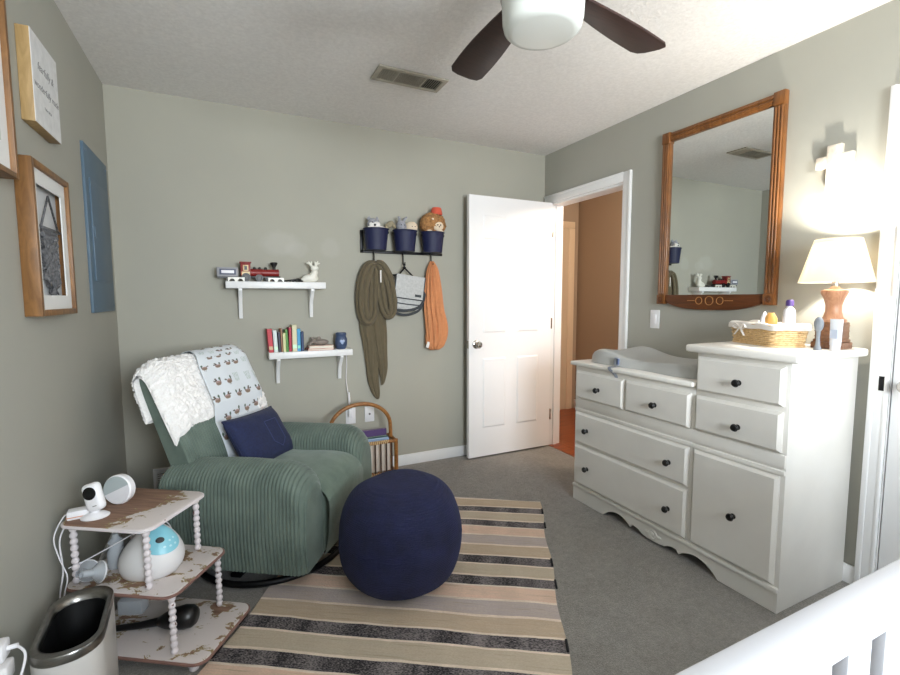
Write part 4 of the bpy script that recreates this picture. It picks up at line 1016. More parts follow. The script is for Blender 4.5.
# ------------------------------------------------------------------ ceiling
def ceiling_things():
    r = thing('ceiling_vent', 'rectangular cream ceiling vent with three sets of louvres near the fan', 'vent', (1.505, -.79, H))
    x0, x1, y0, y1 = 1.31, 1.70, -.872, -.708; zc = H - .0005
    b = B(); f = .024
    b.bb(x0, x1, y0, y0 + f, zc - .010, zc, .003).bb(x0, x1, y1 - f, y1, zc - .010, zc, .003).bb(x0 + .0003, x0 + f, y0 + f - .003, y1 - f + .003, zc - .0097, zc - .0003, .001).bb(x1 - f, x1 - .0003, y0 + f - .003, y1 - f + .003, zc - .0097, zc - .0003, .001)
    for t in (.30, .70): xx = x0 + (x1 - x0) * t; b.bb(xx - .005, xx + .005, y0 + f - .003, y1 - f + .003, zc - .0095, zc - .0005, .002)
    b.build('frame', M['vent'], r)
    B().bb(x0 + .01, x1 - .01, y0 + .01, y1 - .01, zc - .0025, zc - .0005).build('duct', M['vent_dark'], r)
    b = B(); 
    for t0, t1, ang in ((.065, .285, -.7), (.715, .935, .7)):
        n = 7
        for k in range(n):
            xx = x0 + (x1 - x0) * (t0 + (t1 - t0) * (k + .5) / n); b.box((xx, (y0 + y1) / 2, zc - .006), (.002, y1 - y0 - 2 * f, .009), rot=RY(ang))
    for k in range(9): b.box(((x0 + x1) / 2, y0 + f + .006 + k * .013, zc - .006), ((x1 - x0) * .37, .002, .010), rot=RX(-.75))
    b.build('louvres', M['vent'], r)
    # fan
    fx, fy = 1.487, -1.985
    r = thing('ceiling_fan', 'ceiling fan with dark brown blades and a white drum light', 'ceiling fan', (fx, fy, H))
    B().lathe((fx, fy, 0), [(0, H - .0005), (.085, H - .0005), (.085, H - .03), (.05, H - .05), (.02, H - .055), (0, H - .055)][::-1], 32).build('canopy', M['fan_metal'], r)
    B().lathe((fx, fy, 0), [(0, 2.195), (.10, 2.195), (.125, 2.215), (.128, 2.29), (.10, 2.34), (.05, 2.365), (.04, 2.392), (0, 2.392)], 40).build('motor', M['fan_metal'], r)
    B().lathe((fx, fy, 0), [(0, 2.080), (.09, 2.080), (.108, 2.084), (.119, 2.094), (.124, 2.115), (.128, 2.19), (.124, 2.198), (0, 2.198)], 48).build('light_globe', M['globe'], r)
    B().lathe((fx, fy, 0), [(.1285, 2.185), (.131, 2.187), (.131, 2.200), (.1285, 2.202)], 48, cap=False).build('globe_ring', M['fan_metal'], r)
    first = None
    for k in range(5):
        a = math.radians(12.5 + 72 * k)
        R = RZ(a) @ RX(math.radians(11))
        P = []
        L0, L1 = .175, .655
        for i in range(13):
            t = i / 12; P.append((L0 + (L1 - L0) * t, -.045 - .028 * math.sin(min(1, t * 1.3) * PI / 2)))
        P[-1] = (L1 - .01, -.060)
        Q = [(x, -y) for x, y in reversed(P)]; Q.insert(0, (L1, .03)); Q.insert(0, (L1, -.03))
        poly = P + Q
        zb = 2.235
        def mp(p, z):
            v = R @ Vector((p[0], p[1], z)); return (fx + v.x, fy + v.y, zb + v.z)
        bl = B().prism(poly, lambda p: mp(p, .004), lambda p: mp(p, -.004), bev=.002).build('blade', M['fan_blade'], r)
        b = B(); b.prism([(.115, -.02), (.16, -.018), (.20, -.036), (.245, -.030), (.255, 0), (.245, .030), (.20, .036), (.16, .018), (.115, .02)], lambda p: mp(p, .008), lambda p: mp(p, .0042), bev=.001)
        b.build('blade_bracket', M['fan_metal'], bl)
ceiling_things()

# ------------------------------------------------------------------ recliner (local frame: x forward, y to its far side)
CH = (.73, -.73, 0); CA = -.591
def recliner():
    r = thing('recliner', 'sage green wide-rib corduroy swivel recliner in the back left corner', 'armchair', CH, CA)
    B().tube([(.05 + .35 * math.cos(a * PI / 24), -.05 + .35 * math.sin(a * PI / 24), .022) for a in range(48)], .014, 10, True).build('base_ring', M['black_metal'], r, local=True)
    b = B(); b.cyl((.02, 0, .012), (.02, 0, .11), .05).box((.02, 0, .02), (.68, .05, .018), .004).box((.02, 0, .02), (.05, .68, .018), .004); b.build('swivel_base', M['black_metal'], r, local=True)
    zb = .088
    # ribs: rounded wales separated by narrow grooves
    def rib(x, p): 
        t = (x / p) % 1.0
        return abs(math.sin(PI * t)) ** .5
    # arms
    def arm(sg):
        F0, F1, p = -.30, (.388 if sg < 0 else .425), .0165; n = int((F1 - F0) / p * 8); hw = .10; yc = sg * .302
        rad = .14
        def prof(f):
            T = .538 - .5 * max(0, -f - .1) ** 2 - .03 * max(0, -f)
            if f > F1 - rad:
                d = f - (F1 - rad); T -= rad - math.sqrt(max(0, rad * rad - d * d * .96))
            if f < F0 + .05: d = (F0 + .05 - f) / .05; T -= .03 * d * d
            return T
        def endw(f):
            k = 1.0
            if f > F1 - .05: d = (f - (F1 - .05)) / .05; k = 1 - .30 * d * d
            if f < F0 + .03: d = (F0 + .03 - f) / .03; k = 1 - .3 * d * d
            return k
        m = 44
        def fn(u, v):
            f = F0 + (F1 - F0) * v; T = prof(f); w = hw * endw(f); rr = .085
            # outline around: up outer side, over the top, down inner side
            side = T - rr - zb; arcl = PI * rr * 1.12; tot = 2 * side + arcl; s = u * tot
            out = sg
            bulge = lambda z: .012 * math.sin(PI * min(1, max(0, (z - zb) / (T - zb))))
            if s < side:
                z = zb + s; y = w + bulge(z); ny, nz = 1, 0
            elif s < side + arcl:
                a = (s - side) / arcl * PI; y = (w + bulge(T - rr)) * math.cos(a); z = T - rr + rr * math.sin(a); ny, nz = math.cos(a), math.sin(a)
            else:
                z = T - rr - (s - side - arcl); y = -w - bulge(z); ny, nz = -1, 0
            k = .0085 * rib(f, p) * (1 if v not in (0, 1) else 0)
            wr = .004 * noise.noise(Vector((f * 5, z * 6, sg)))
            return Vector((f, yc + out * (y + ny * (k + wr)), z + nz * (k + wr)))
        b = B(); b.grid(m, n, fn)
        # end caps
        for v in (0, 1):
            b2 = bmesh.new(); vs = [b2.verts.new(fn(i / (m - 1), v) + Vector((0 if v == 0 else 0, 0, 0))) for i in range(m)]
            fc = b2.faces.new(vs)
            bmesh.ops.inset_region(b2, faces=[fc], thickness=.035, depth=0)
            for q in b2.verts:
                if not q.is_boundary: q.co.x += (.016 if v else -.01)
            b.merge(b2)
        bmesh.ops.recalc_face_normals(b.bm, faces=b.bm.faces)
        b.build('arm', M['cord'], r, local=True, ang=80)
    arm(-1); arm(1)
    # seat with waterfall front
    def seat(u, v):
        y = -.235 + .47 * u
        P = [(-.22, .40), (-.05, .418), (.10, .43), (.25, .43), (.36, .418), (.415, .385), (.432, .33), (.425, .25), (.415, .16), (.40, zb)]
        c = seat.c; i = min(int(v * (len(c) - 1) + .5), len(c) - 1); q = c[i]
        e = 1 - abs(2 * u - 1) ** 6 * .35
        crown = .018 * (1 - (2 * u - 1) ** 2)
        w = .006 * noise.noise(Vector((q.x * 7, y * 7, q.y * 6)))
        return Vector((q.x + (crown * .6 if v > .6 else 0) + (w if v > .6 else 0), y * 1.0, q.y + (crown if v < .65 else 0) * 1.0 + w - (1 - e) * .03 * (v < .6)))
    seat.c = catmull([(x, z, 0) for x, z in ((-.22, .40), (-.05, .418), (.10, .428), (.25, .428), (.36, .415), (.412, .38), (.428, .32), (.424, .25), (.415, .16), (.40, zb))], 6)
    B().grid(40, len(seat.c), seat).build('seat', M['cord_seat'], r, local=True, ang=80)
    B().bb(-.38, .39, -.23, .23, zb, .36, .01).build('seat_frame', M['cord_seat'], r, local=True)
    # backrest
    prof = catmull([(x, z, 0) for x, z in ((-.10, .36), (-.145, .47), (-.20, .62), (-.26, .76), (-.32, .90), (-.348, .943), (-.376, .953), (-.402, .93), (-.392, .86), (-.342, .70), (-.272, .50), (-.21, .34))], 6)
    recliner.prof = prof
    hwb = .345; pr = .0165; nu = int(2 * hwb / pr * 8)
    def back(u, v, ribs=True, off=0.0):
        y = -hwb + 2 * hwb * u; i = v * (len(prof) - 1); k = min(int(i), len(prof) - 2); q = prof[k].lerp(prof[k + 1], i - k)
        tn = prof[min(k + 1, len(prof) - 1)] - prof[k]; nx, nz = tn.y, -tn.x; l = math.hypot(nx, nz) or 1; nx, nz = -nx / l, -nz / l
        if off >= 0: nx, nz = -nx, -nz
        e = abs(2 * u - 1)
        drop = .032 * max(0, (e - .72) / .28) ** 2 * max(0, (q.y - .6) / .35)
        thin = 1 - .28 * max(0, (e - .8) / .2) ** 2
        mx, mz = -.25 - .37 * (q.y - .6), q.y
        x = mx + (q.x - mx) * thin
        rb = .0085 * rib(y, pr) if ribs else 0
        return Vector((x, y, q.y - drop)), Vector((tn.y / l, 0, -tn.x / l)), rb
    def bf(u, v):
        p, n, rb = back(u, v)
        return p + n * rb
    recliner.back = back
    b = B(); b.grid(nu, len(prof), bf)
    # sides
    for u in (0, 1):
        b2 = bmesh.new(); vs = [b2.verts.new(bf(u, j / (len(prof) - 1))) for j in range(len(prof))]; b2.faces.new(vs); b.merge(b2)
    bmesh.ops.recalc_face_normals(b.bm, faces=b.bm.faces)
    b.build('backrest', M['cord'], r, local=True, ang=80)
recliner()
def ch(v):  # chair frame to world
    c, s = math.cos(CA), math.sin(CA); return Vector((CH[0] + v.x * c - v.y * s, CH[1] + v.x * s + v.y * c, v.z))

def throws():
    prof, back = recliner.prof, recliner.back; N_ = len(prof) - 1
    # where along the profile (0..1): front bottom 0, crest about .42
    def pt(y, v, off):
        u = (y + .345) / .69; uu = min(1, max(0, u)); p, n, _ = back(uu, v, False)
        if u < 0 or u > 1:                                   # hangs past the side: folds down and back
            ex = (abs(u - .5) - .5) * .69; p = p + Vector((-.25 * ex, math.copysign(min(ex, .022), u - .5), -.55 * ex))
        return p + n * off
    # sherpa: full width, front edge slants
    b = B(); nu, nv = 190, 220
    def fs(u, v):
        y = -.372 + .785 * u
        v0 = .185 + .012 * math.sin(u * 14) + .14 * u; v1 = .80 + .02 * math.sin(u * 7)
        if u > .8: v0 = .17
        vv = v0 + (v1 - v0) * v; q = Vector((y * 26, vv * 50, 3.1)); q2 = q * 2.3
        tuft = .010 * noise.noise(q) + .007 * noise.noise(q2) + .007 * noise.noise(q2 * 2.2)
        drape_ = .008 * noise.noise(Vector((y * 5, vv * 8, 0)))
        e = min(1, min(v, 1 - v) * 30, min(u, 1 - u) * 30)
        p = pt(y, vv, .012 + .016 * e + tuft + drape_)
        return ch(p + Vector((0, .006 * noise.noise(q * 1.3 + Vector((9, 0, 0))), .006 * noise.noise(q * 1.7))))
    b.grid(nu, nv, fs)
    def fs2(u, v):
        y = -.372 + .785 * u; v0 = .19 + .012 * math.sin(u * 14) + .14 * u; v1 = .795 + .02 * math.sin(u * 7)
        if u > .8: v0 = .175
        return ch(pt(y, v0 + (v1 - v0) * v, .006))
    b.grid(40, 60, fs2)
    loc = ch(Vector((-.4, 0, .97)))
    tag(b.build('sherpa_throw', M['sherpa'], loc=loc, ang=180), 'fluffy white sherpa throw draped over the back of the green recliner', 'blanket')
    # printed muslin over it
    b2 = bmesh.new(); nu, nv = 160, 420
    lay = b2.loops.layers.color.new('print')
    ya, yb = -.110, .322
    def fm(u, v):
        v0 = .022; v1 = .70; vv = v0 + (v1 - v0) * v
        y = ya + (yb - ya) * u + .13 * (vv - .25) * (1 - u) + .012 * math.sin(vv * 14)
        over = min(1, max(0, (vv - .20) / .05))
        off = .012 + .034 * over * 1.0 + .004 * noise.noise(Vector((y * 9, vv * 12, 5)))
        if vv < .10: off += .03 * (1 - vv / .10)
        return ch(pt(y, vv, off))
    V = [[b2.verts.new(fm(i / nu, j / nv)) for i in range(nu + 1)] for j in range(nv + 1)]
    # print: little standing and flying ducks with reed tufts, on a loose grid (metres on the cloth)
    LW, LH = (yb - ya), 1.05
    rnd = random.Random(5); motifs = []
    rows = 13
    for j in range(rows):
        for i in range(5):
            motifs.append(((i + .5 + (.5 if j % 2 else 0)) * LW / 5 + rnd.uniform(-.014, .014), (j + .5) * LH / rows + rnd.uniform(-.008, .008), rnd.choice((-1, 1)), rnd.choice((0, 1, 1, 2))))
    base = Vector(lin((226, 232, 238))[:3])
    cb, cg, cr, ck = [Vector(lin(c)[:3]) for c in ((140, 120, 104), (92, 108, 96), (176, 148, 146), (96, 86, 80))]
    cr2 = Vector(lin((178, 194, 188))[:3])
    def pcol(px, py):
        for mx, my, d, k in motifs:
            x, y = (px - mx) * d / 1.25, (py - my) / 1.25
            if abs(x) > .034 or abs(y) > .034: continue
            if k < 2:
                if (x / .017) ** 2 + ((y + .002) / .0085) ** 2 < 1: return cb if y < .001 else cr
                if (x - .014) ** 2 + (y - .012) ** 2 < .0062 ** 2: return cg
                if 0.012 < x < .018 and 0 < y < .012: return ck
                if k == 1 and abs(x + .004 + y * .7) < .0055 and 0 < y < .017: return ck
                if k == 0 and abs(abs(x) - .004) < .0012 and -.016 < y < -.008: return ck
                if -.027 < x < -.014 and abs(y - .003 + x * .15) < .0025: return ck
            else:
                for q in (-.014, -.005, .004, .013):
                    if abs(x - q - (y * q * 14)) < .0017 and abs(y) < .016: return cr2
        return base
    cols = [[pcol(i / nu * LW, j / nv * LH) for i in range(nu + 1)] for j in range(nv + 1)]
    for j in range(nv):
        for i in range(nu):
            f = b2.faces.new((V[j][i], V[j][i + 1], V[j + 1][i + 1], V[j + 1][i]))
            for lp, (a, c) in zip(f.loops, ((j, i), (j, i + 1), (j + 1, i + 1), (j + 1, i))):
                q = cols[a][c]
                # colour attribute is stored as sRGB bytes
                lp[lay] = [pow(x, 1 / 2.2) for x in q] + [1]
    bb = B(); me = bpy.data.meshes.new('t'); b2.to_mesh(me); b2.free(); bb.bm.from_mesh(me); bpy.data.meshes.remove(me)
    o = bb.build('printed_blanket', M['muslin'], loc=ch(Vector((-.3, .1, .9))), ang=180)
    sol = o.modifiers.new('thickness', 'SOLIDIFY'); sol.thickness = .003; sol.offset = -1
    tag(o, 'pale muslin blanket printed with small ducks, hanging over the sherpa throw', 'blanket')
    # navy pillow leaning in the seat
    c = Vector((-.050, .035, .538)); R = (Matrix.Rotation(math.radians(-6), 3, 'Z') @ Matrix.Rotation(math.radians(38), 3, 'Y'))
    # pillow local: a across (y), bvert (z), thickness along x ; R tilts its top backwards
    hw, hh, th = .212, .145, .055
    def pil(sgn):
        def fn(u, v):
            a, d = -1 + 2 * u, -1 + 2 * v
            t = max(0, (1 - a ** 4) * (1 - d ** 4)) ** .55
            k = 1 - .06 * (1 - a * a) * (abs(d) ** 3); k2 = 1 - .05 * (1 - d * d) * abs(a) ** 3
            w = .004 * noise.noise(Vector((a * 3, d * 3, sgn)))
            p = Vector((sgn * (th * t + w * t), a * hw * k2, d * hh * k))
            return p
        return fn
    RT = Matrix(((math.cos(-.62), 0, -math.sin(.62) * -1), (0, 1, 0), (0, 0, 1)))
    Rot = Matrix.Rotation(-.55, 3, 'Y') @ Matrix.Rotation(-.06, 3, 'X')
    t = thing('lumbar_pillow', 'navy denim pillow with a pocket seam leaning on the recliner seat', 'pillow', ch(c))
    b = B()
    for sg in (-1, 1): b.grid(36, 26, lambda u, v: ch(c + Rot @ pil(sg)(u, v)))
    bmesh.ops.remove_doubles(b.bm, verts=b.bm.verts, dist=.0006); bmesh.ops.recalc_face_normals(b.bm, faces=b.bm.faces)
    b.build('cushion', M['denim'], t, ang=80)
    b = B()
    def on(a, d): 
        p = pil(1)((a + 1) / 2, (d + 1) / 2); p.x += .001; return ch(c + Rot @ p)
    path = [(.0, .45), (.0, -.35), (.25, -.62), (.5, -.35), (.5, .45), (0, .45)]
    pts = []
    for (a0, d0), (a1, d1) in zip(path, path[1:]):
        for k in range(8): pts.append(on(a0 + (a1 - a0) * k / 8, d0 + (d1 - d0) * k / 8))
    b.tube(pts, .0016, 6, True); b.build('pocket_stitching', M['denim_seam'], t)
    b = B(); pts = []
    for k in range(80):
        q = k / 80 * 4; i = int(q); f = q - i
        a, d = ((-1 + 2 * f, -1), (1, -1 + 2 * f), (1 - 2 * f, 1), (-1, 1 - 2 * f))[i]
        pts.append(ch(c + Rot @ pil(1)((a + 1) / 2, (d + 1) / 2)))
    b.tube(pts, .003, 6, True); b.build('piping', M['denim'], t)
throws()

# ------------------------------------------------------------------ pouf, rug
def pouf():
    c = (1.230, -1.348, .0105); R, h = .270, .452
    P = []
    for i in range(41):
        a = -PI / 2 + PI * i / 40; ca, sa = math.cos(a), math.sin(a)
        P.append((R * abs(ca) ** .50 * (1 - .03 * sa), h / 2 + h / 2 * math.copysign(abs(sa) ** .86, sa)))
    b2 = B(); b2.lathe(c, P, 72, cap=False)
    for v in b2.bm.verts:
        q = Vector(v.co) - Vector(c); k = noise.noise(q * 6) * .010; d = Vector((q.x, q.y, 0)); 
        if d.length > 1e-4: v.co += d.normalized() * k
        if q.z > h * .6: v.co.z += .008 * noise.noise(q * 8) 
    bmesh.ops.remove_doubles(b2.bm, verts=b2.bm.verts, dist=1e-4)
    r = thing('pouf', 'round navy blue ribbed fabric pouf standing on the striped rug', 'pouf', c)
    b2.build('cushion', M['pouf'], r, ang=80)
    b = B(); b.tube([(c[0] + R * .995 * math.cos(a * PI / 36), c[1] + R * .995 * math.sin(a * PI / 36), c[2] + h * .5 + .002 * math.sin(a)) for a in range(72)], .0022, 5, True)
    b.build('seam', M['pouf'], r)
pouf()
def rug():
    # local x runs along the rug away from its back edge, local y across it
    a = math.atan2(-.845, -.535); o = Vector((2.266, -.98, 0))
    Lr, Wd = 1.90, 1.235
    r = bpy.data.objects.new('striped_rug', None)
    bpy.data.objects.remove(r)
    r = thing('striped_rug', 'woven rag rug with tan, pink and charcoal stripes on the grey carpet', 'rug', (o.x, o.y, 0), a)
    b = B(); nu, nv = 120, 60
    # across is -y local (to the left seen from the back edge)
    side = -1
    def fn(u, v):
        x = Lr * u; y = side * Wd * v
        x += .006 * math.sin(v * 9 + 1) ; e = min(u, 1 - u) * Lr
        y += .007 * math.sin(u * 22) * (1 if v in (0, 1) else .3) 
        z = .008 + .0025 * noise.noise(Vector((x * 4, y * 4, 0)))
        return Vector((x, y, z))
    b.grid(nu, nv, fn)
    def fb(u, v): p = fn(u, v); p.z = .0012; return p
    b.grid(nu, nv, fb)
    b2 = bmesh.new()
    for (us, vs) in (([i / 119 for i in range(120)], (0, 1)), ((0, 1), [i / 59 for i in range(60)])):
        if len(us) == 120:
            for v in vs:
                A = [b2.verts.new(fn(u, v)) for u in us]; C = [b2.verts.new(fb(u, v)) for u in us]
                for k in range(119): b2.faces.new((A[k], A[k + 1], C[k + 1], C[k]))
        else:
            for u in us:
                A = [b2.verts.new(fn(u, v)) for v in vs]; C = [b2.verts.new(fb(u, v)) for v in vs]
                for k in range(59): b2.faces.new((A[k], A[k + 1], C[k + 1], C[k]))
    b.merge(b2); bmesh.ops.remove_doubles(b.bm, verts=b.bm.verts, dist=1e-5); bmesh.ops.recalc_face_normals(b.bm, faces=b.bm.faces)
    b.build('weave', M['rug'], r, local=True, ang=60)
    T_ = .53
    for n in range(4):
        for q in (.135, .304):
            x = n * T_ + q
            if x > Lr - .02: continue
            for y, w in ((0.003, .010), (side * Wd - .003, .010)): B().box((x, y, .009), (.06, w, .008), .003).build('edge_knot', M['rug_tag'], r, local=True)
rug()

# ------------------------------------------------------------------ rattan magazine rack
def rattan():
    y0, y1 = -.125, -.275; xa, xb = 1.13, 1.578
    r = thing('magazine_rack', 'rattan magazine rack with an arched hoop handle beside the recliner', 'magazine rack', ((xa + xb) / 2, -.2, 0))
    b = B(); ym = (y0 + y1) / 2; pts = [(xb - .012, ym, .30)]
    for k in range(25):
        a = PI * k / 24; pts.append(((xa + xb) / 2 + (xb - xa - .03) / 2 * math.cos(a), ym, .385 + .165 * math.sin(a)))
    pts.append((xa + .012, ym, .30)); b.tube(pts, .013, 12); b.build('hoop', M['rattan'], r)
    for yy in (y0, y1):
        sp = B(); b = B(); b.cyl((xa, yy, .29), (xb, yy, .29), .012, 12).cyl((xa, yy, .07), (xb, yy, .07), .011, 12)
        for k in range(11): xx = xa + .03 + k * (xb - xa - .06) / 10; sp.cyl((xx, yy, .07), (xx, yy, .29), .0055, 8)
        b.build('side_frame', M['rattan'], r); sp.build('spindles', cmat('dark_cane', (74, 54, 40), .5), r)
    for xx in (xa, xb):
        for yy in (y0, y1): B().cyl((xx, yy, .001), (xx, yy, .30), .014, 12).build('leg', M['rattan'], r)
        B().cyl((xx, y0, .29), (xx, y1, .29), .012, 12).cyl((xx, y0, .07), (xx, y1, .07), .011, 12).build('end_bar', M['rattan'], r)
    b = B()
    for k in range(9): b.cyl((xa + .02 + k * .045, y0, .07), (xa + .02 + k * .045, y1, .07), .006, 8)
    b.build('bottom', M['rattan'], r)
    for yy, z in ((y1 - .008, .07), (y1 - .004, .295)):
        b = B()
        for k in range(26): b.tube([(xa + .02 + k * .0145, yy - .006, z - .012), (xa + .028 + k * .0145, yy - .008, z + .012)], .0045, 6)
        b.build('cane_wrapping', M['wicker'], r)
    bk = [((84, 60, 110), .272, 'purple picture book at the back of the rattan rack'), ((70, 92, 88), .25, 'dark green picture book in the rattan rack'), ((150, 176, 208), .262, 'light blue book in the rattan rack'), ((228, 214, 200), .268, 'cream book in the front of the rattan rack')]
    for i, (c, h, lab) in enumerate(bk):
        y = -.152 - i * .027; t = thing('picture_book', lab, 'book', ((xa + xb) / 2, y, .077), group='books in the rattan rack')
        B().bb(xa + .05 + .01 * i, xb - .03, y - .009, y - .007, .077, .077 + h - .02 * i, .0005).bb(xa + .05 + .01 * i, xb - .03, y + .007, y + .009, .077, .077 + h - .02 * i, .0005).build('cover', cmat('cover_%02x%02x%02x' % c, c), t, smooth=False)
        B().bb(xa + .055 + .01 * i, xb - .035, y - .007, y + .007, .08, .074 + h - .02 * i).build('pages', M['pages'], t, smooth=False)
rattan()

# ------------------------------------------------------------------ three-tier side table
TB = (.235, -1.228, 0); TA = math.radians(-33)
def tw(x, y, z):
    c, s = math.cos(TA), math.sin(TA); return (TB[0] + x * c - y * s, TB[1] + x * s + y * c, z)
def side_table():
    r = thing('side_table', 'three-tier stepped side table with peeling white paint and bobbin legs', 'side table', TB, TA)
    ya, yb = -.165, .145; t = .017
    def tier(x1, z, m):
        hx = (x1 + .15) / 2; hy = (yb - ya) / 2; cx = (x1 - .15) / 2; cy = (ya + yb) / 2
        P = [(p[0] + cx, p[1] + cy) for p in rrect(hx, hy, .042, 8)]
        o = B().prism(P, lambda p: (p[0], p[1], z - t), lambda p: (p[0], p[1], z), bev=.004).build('tier', m, r, local=True)
        P2 = [(p[0] + cx, p[1] + cy, z - t / 2) for p in rrect(hx + .0005, hy + .0005, .042, 8)]
        B().tube(P2, .0056, 6, True).build('edge_band', cmat('worn_edge', (134, 100, 90), .8) if m != M['peel_top'] else M['peel_leg'], o, local=True)
    tier(.188, .50, M['peel_top']); tier(.264, .275, M['peel']); tier(.362, .048, M['peel'])
    def leg(x, y, z0, z1):
        n = int((z1 - z0) / .0215); d = (z1 - z0) / n; P = [(0, z0)]
        for k in range(n):
            for q in range(7):
                a = PI * q / 6; P.append((.0068 + .0055 * math.sin(a), z0 + d * (k + q / 6 * .985)))
        P.append((0, z1))
        B().lathe((x, y, 0), P, 14, cap=False).build('leg', M['peel_leg'], r, local=True, ang=70)
    xl = -.118; yf, yk = ya + .030, yb - .030
    for y in (yf, yk):
        leg(xl, y, .275, .483); leg(.158, y, .275, .483); leg(xl, y, .048, .258); leg(.240, y, .048, .258)
        for x in (xl, .31): B().lathe((x, y, 0), [(0, .0005), (.014, .0005), (.018, .016), (.014, .031), (0, .031)], 14).build('foot', M['peel_leg'], r, local=True)
side_table()
def on_table():
    z = .5005
    # baby monitor camera
    p = tw(-.064, -.100, z); R = RZ(-.95)     # local -y faces the camera side
    def q(x, y, zz): v = R @ Vector((x, y, 0)); return (p[0] + v.x, p[1] + v.y, p[2] + zz)
    t = thing('baby_monitor', 'white baby monitor camera with a round black lens on the side table', 'camera', p)
    face = RZ(-.42)
    B().lathe(p, [(0, 0), (.042, 0), (.043, .004), (.034, .011), (.014, .018), (.011, .026), (0, .028)], 30, squash=(1, .8)).build('base', M['white_plastic'], t)
    c = Vector((p[0], p[1], p[2] + .072)); Rb = face @ RX(-.12) @ RY(-.30)
    B().box(c, (.060, .034, .098), .016, 4, rot=Rb).build('body', M['white_plastic'], t)
    lz = c + Rb @ Vector((0, -.0165, .016))
    LR = Rb @ Matrix(((1, 0, 0), (0, 0, -1), (0, 1, 0)))
    B().lathe(lz, [(0, 0), (.022, 0), (.022, .0015), (.019, .003), (.012, .0042), (0, .0046)], 28, rot=LR, cap=False).build('lens', M['lens'], t)
    mk = c + Rb @ Vector((.006, -.0172, -.030)); B().box(mk, (.014, .0008, .003), rot=Rb).build('marking', M['ink'], t)
    # sound machine disc
    p = tw(-.070, .012, z)
    t = thing('sound_machine', 'round white and grey disc sound machine behind the baby monitor', 'sound machine', p)
    Rd = RZ(-.50) @ RX(-.10); c = Vector((p[0], p[1], p[2] + .053)); LR = Rd @ Matrix(((1, 0, 0), (0, 0, -1), (0, 1, 0)))
    B().lathe(c, [(0, -.02), (.046, -.02), (.053, -.012), (.054, .010), (.050, .014), (0, .014)], 40, rot=LR, cap=False).build('housing', M['white_plastic'], t)
    tilt = Rd @ RY(-.45)
    for nm, m, a0, a1 in (('grey_cover', M['grey_fabric'], 0, PI), ('speaker_cover', M['speaker_white'], PI, 2 * PI)):
        P = [(.0495 * math.cos(a0 + (a1 - a0) * k / 20), .0495 * math.sin(a0 + (a1 - a0) * k / 20)) for k in range(21)]
        B().prism(P, lambda s_: c + tilt @ Vector((s_[0], -.0135, s_[1])), lambda s_: c + tilt @ Vector((s_[0], -.0165, s_[1]))).build(nm, m, t)
    B().box((p[0], p[1], p[2] + .004), (.04, .03, .007), .002, rot=Rd).build('foot', M['white_plastic'], t)
    # phone-charger style power brick
    p = tw(-.120, -.108, z); t = thing('power_adapter', 'small white power adapter lying on the left front corner of the side table', 'adapter', p)
    B().box((p[0], p[1], p[2] + .014), (.062, .042, .030), .004, rot=RZ(.1)).build('body', M['white_plastic'], t)
    B().box((p[0] - .001, p[1] - .0005, p[2] + .009), (.0635, .0432, .003), rot=RZ(.1)).build('band', cmat('copper_band', (206, 150, 120), .5), t)
    # cables
    a = tw(-.12, -.09, z + .012); b_ = tw(-.07, -.085, z + .05)
    pts = catmull([tw(-.062, -.085, z + .018), tw(-.085, -.06, z + .028), tw(-.12, -.07, z + .018), tw(-.152, -.09, z + .005), (.022, -1.262, .44), (.034, -1.30, .34), (.020, -1.30, .24), (.04, -1.31, .16), (.03, -1.33, .08), (.05, -1.34, .006)], 8)
    tag(B().tube(pts, .0026, 6).build('power_cable', M['cord_white'], loc=pts[0]), 'white cable looping off the left corner of the side table to the floor', 'cable')
    pts = catmull([tw(-.13, -.125, z + .012), tw(-.155, -.13, z + .010), (.015, -1.295, .46), (.030, -1.318, .40), (.052, -1.33, .33), (.040, -1.325, .27), (.032, -1.335, .18), (.045, -1.34, .10)], 8)
    tag(B().tube(pts, .0022, 6).build('power_cable', M['cord_white'], loc=pts[0]), 'thin white cable dropping straight down from the adapter beside the wall', 'cable')
    pts = catmull([(.040, -1.27, .33), tw(-.10, -.10, .345), tw(-.03, -.02, .38), tw(.02, .075, .405), tw(.05, .100, .38), tw(.06, .112, .32), tw(.065, .118, .279)], 8)
    tag(B().tube(pts, .0022, 6).build('power_cable', M['cord_white'], loc=pts[0]), 'white cable slanting up behind the bottles on the middle tier', 'cable')
    # breast pump
    z2 = .2755; p = tw(.080, -.035, z2)
    t = thing('breast_pump', 'white egg-shaped breast pump with aqua control panel on the middle tier', 'breast pump', p)
    Rp = RZ(-.50); b = B(); nu, nv = 44, 30
    def egg(u, v):
        a = 2 * PI * u; h = v; rr = math.sin(PI * min(1, h * .80 + .20)) ** .55 * (1 - .38 * h) * .112
        if v == 0: rr = .085
        lean = .030 * h
        x, y, zz = rr * math.cos(a) * 1.12 + lean, rr * math.sin(a) * .86, .002 + .178 * h
        vv = Rp @ Vector((x, y, zz)); return Vector((p[0], p[1], p[2])) + vv
    b.grid(nu, nv, egg, closed_u=True, cap=True); b.build('body', M['white_plastic_soft'], t, ang=80)
    # control panel: a patch of the egg's front, slightly proud
    def patch(off, a0, a1, h0, h1, round_=True):
        def fn(u, v):
            uu, vv = 2 * u - 1, 2 * v - 1
            if round_:
                l = max(abs(uu), abs(vv)); d = math.hypot(uu, vv) or 1; uu, vv = uu * l / d, vv * l / d
            a = (a0 + a1) / 2 + (a1 - a0) / 2 * uu; h = (h0 + h1) / 2 + (h1 - h0) / 2 * vv
            q = egg(a / (2 * PI), max(.01, min(.985, h))); n = Vector((q.x - p[0], q.y - p[1], (q.z - p[2] - .06))).normalized(); return q + n * off
        return fn
    A0 = math.radians(-36)
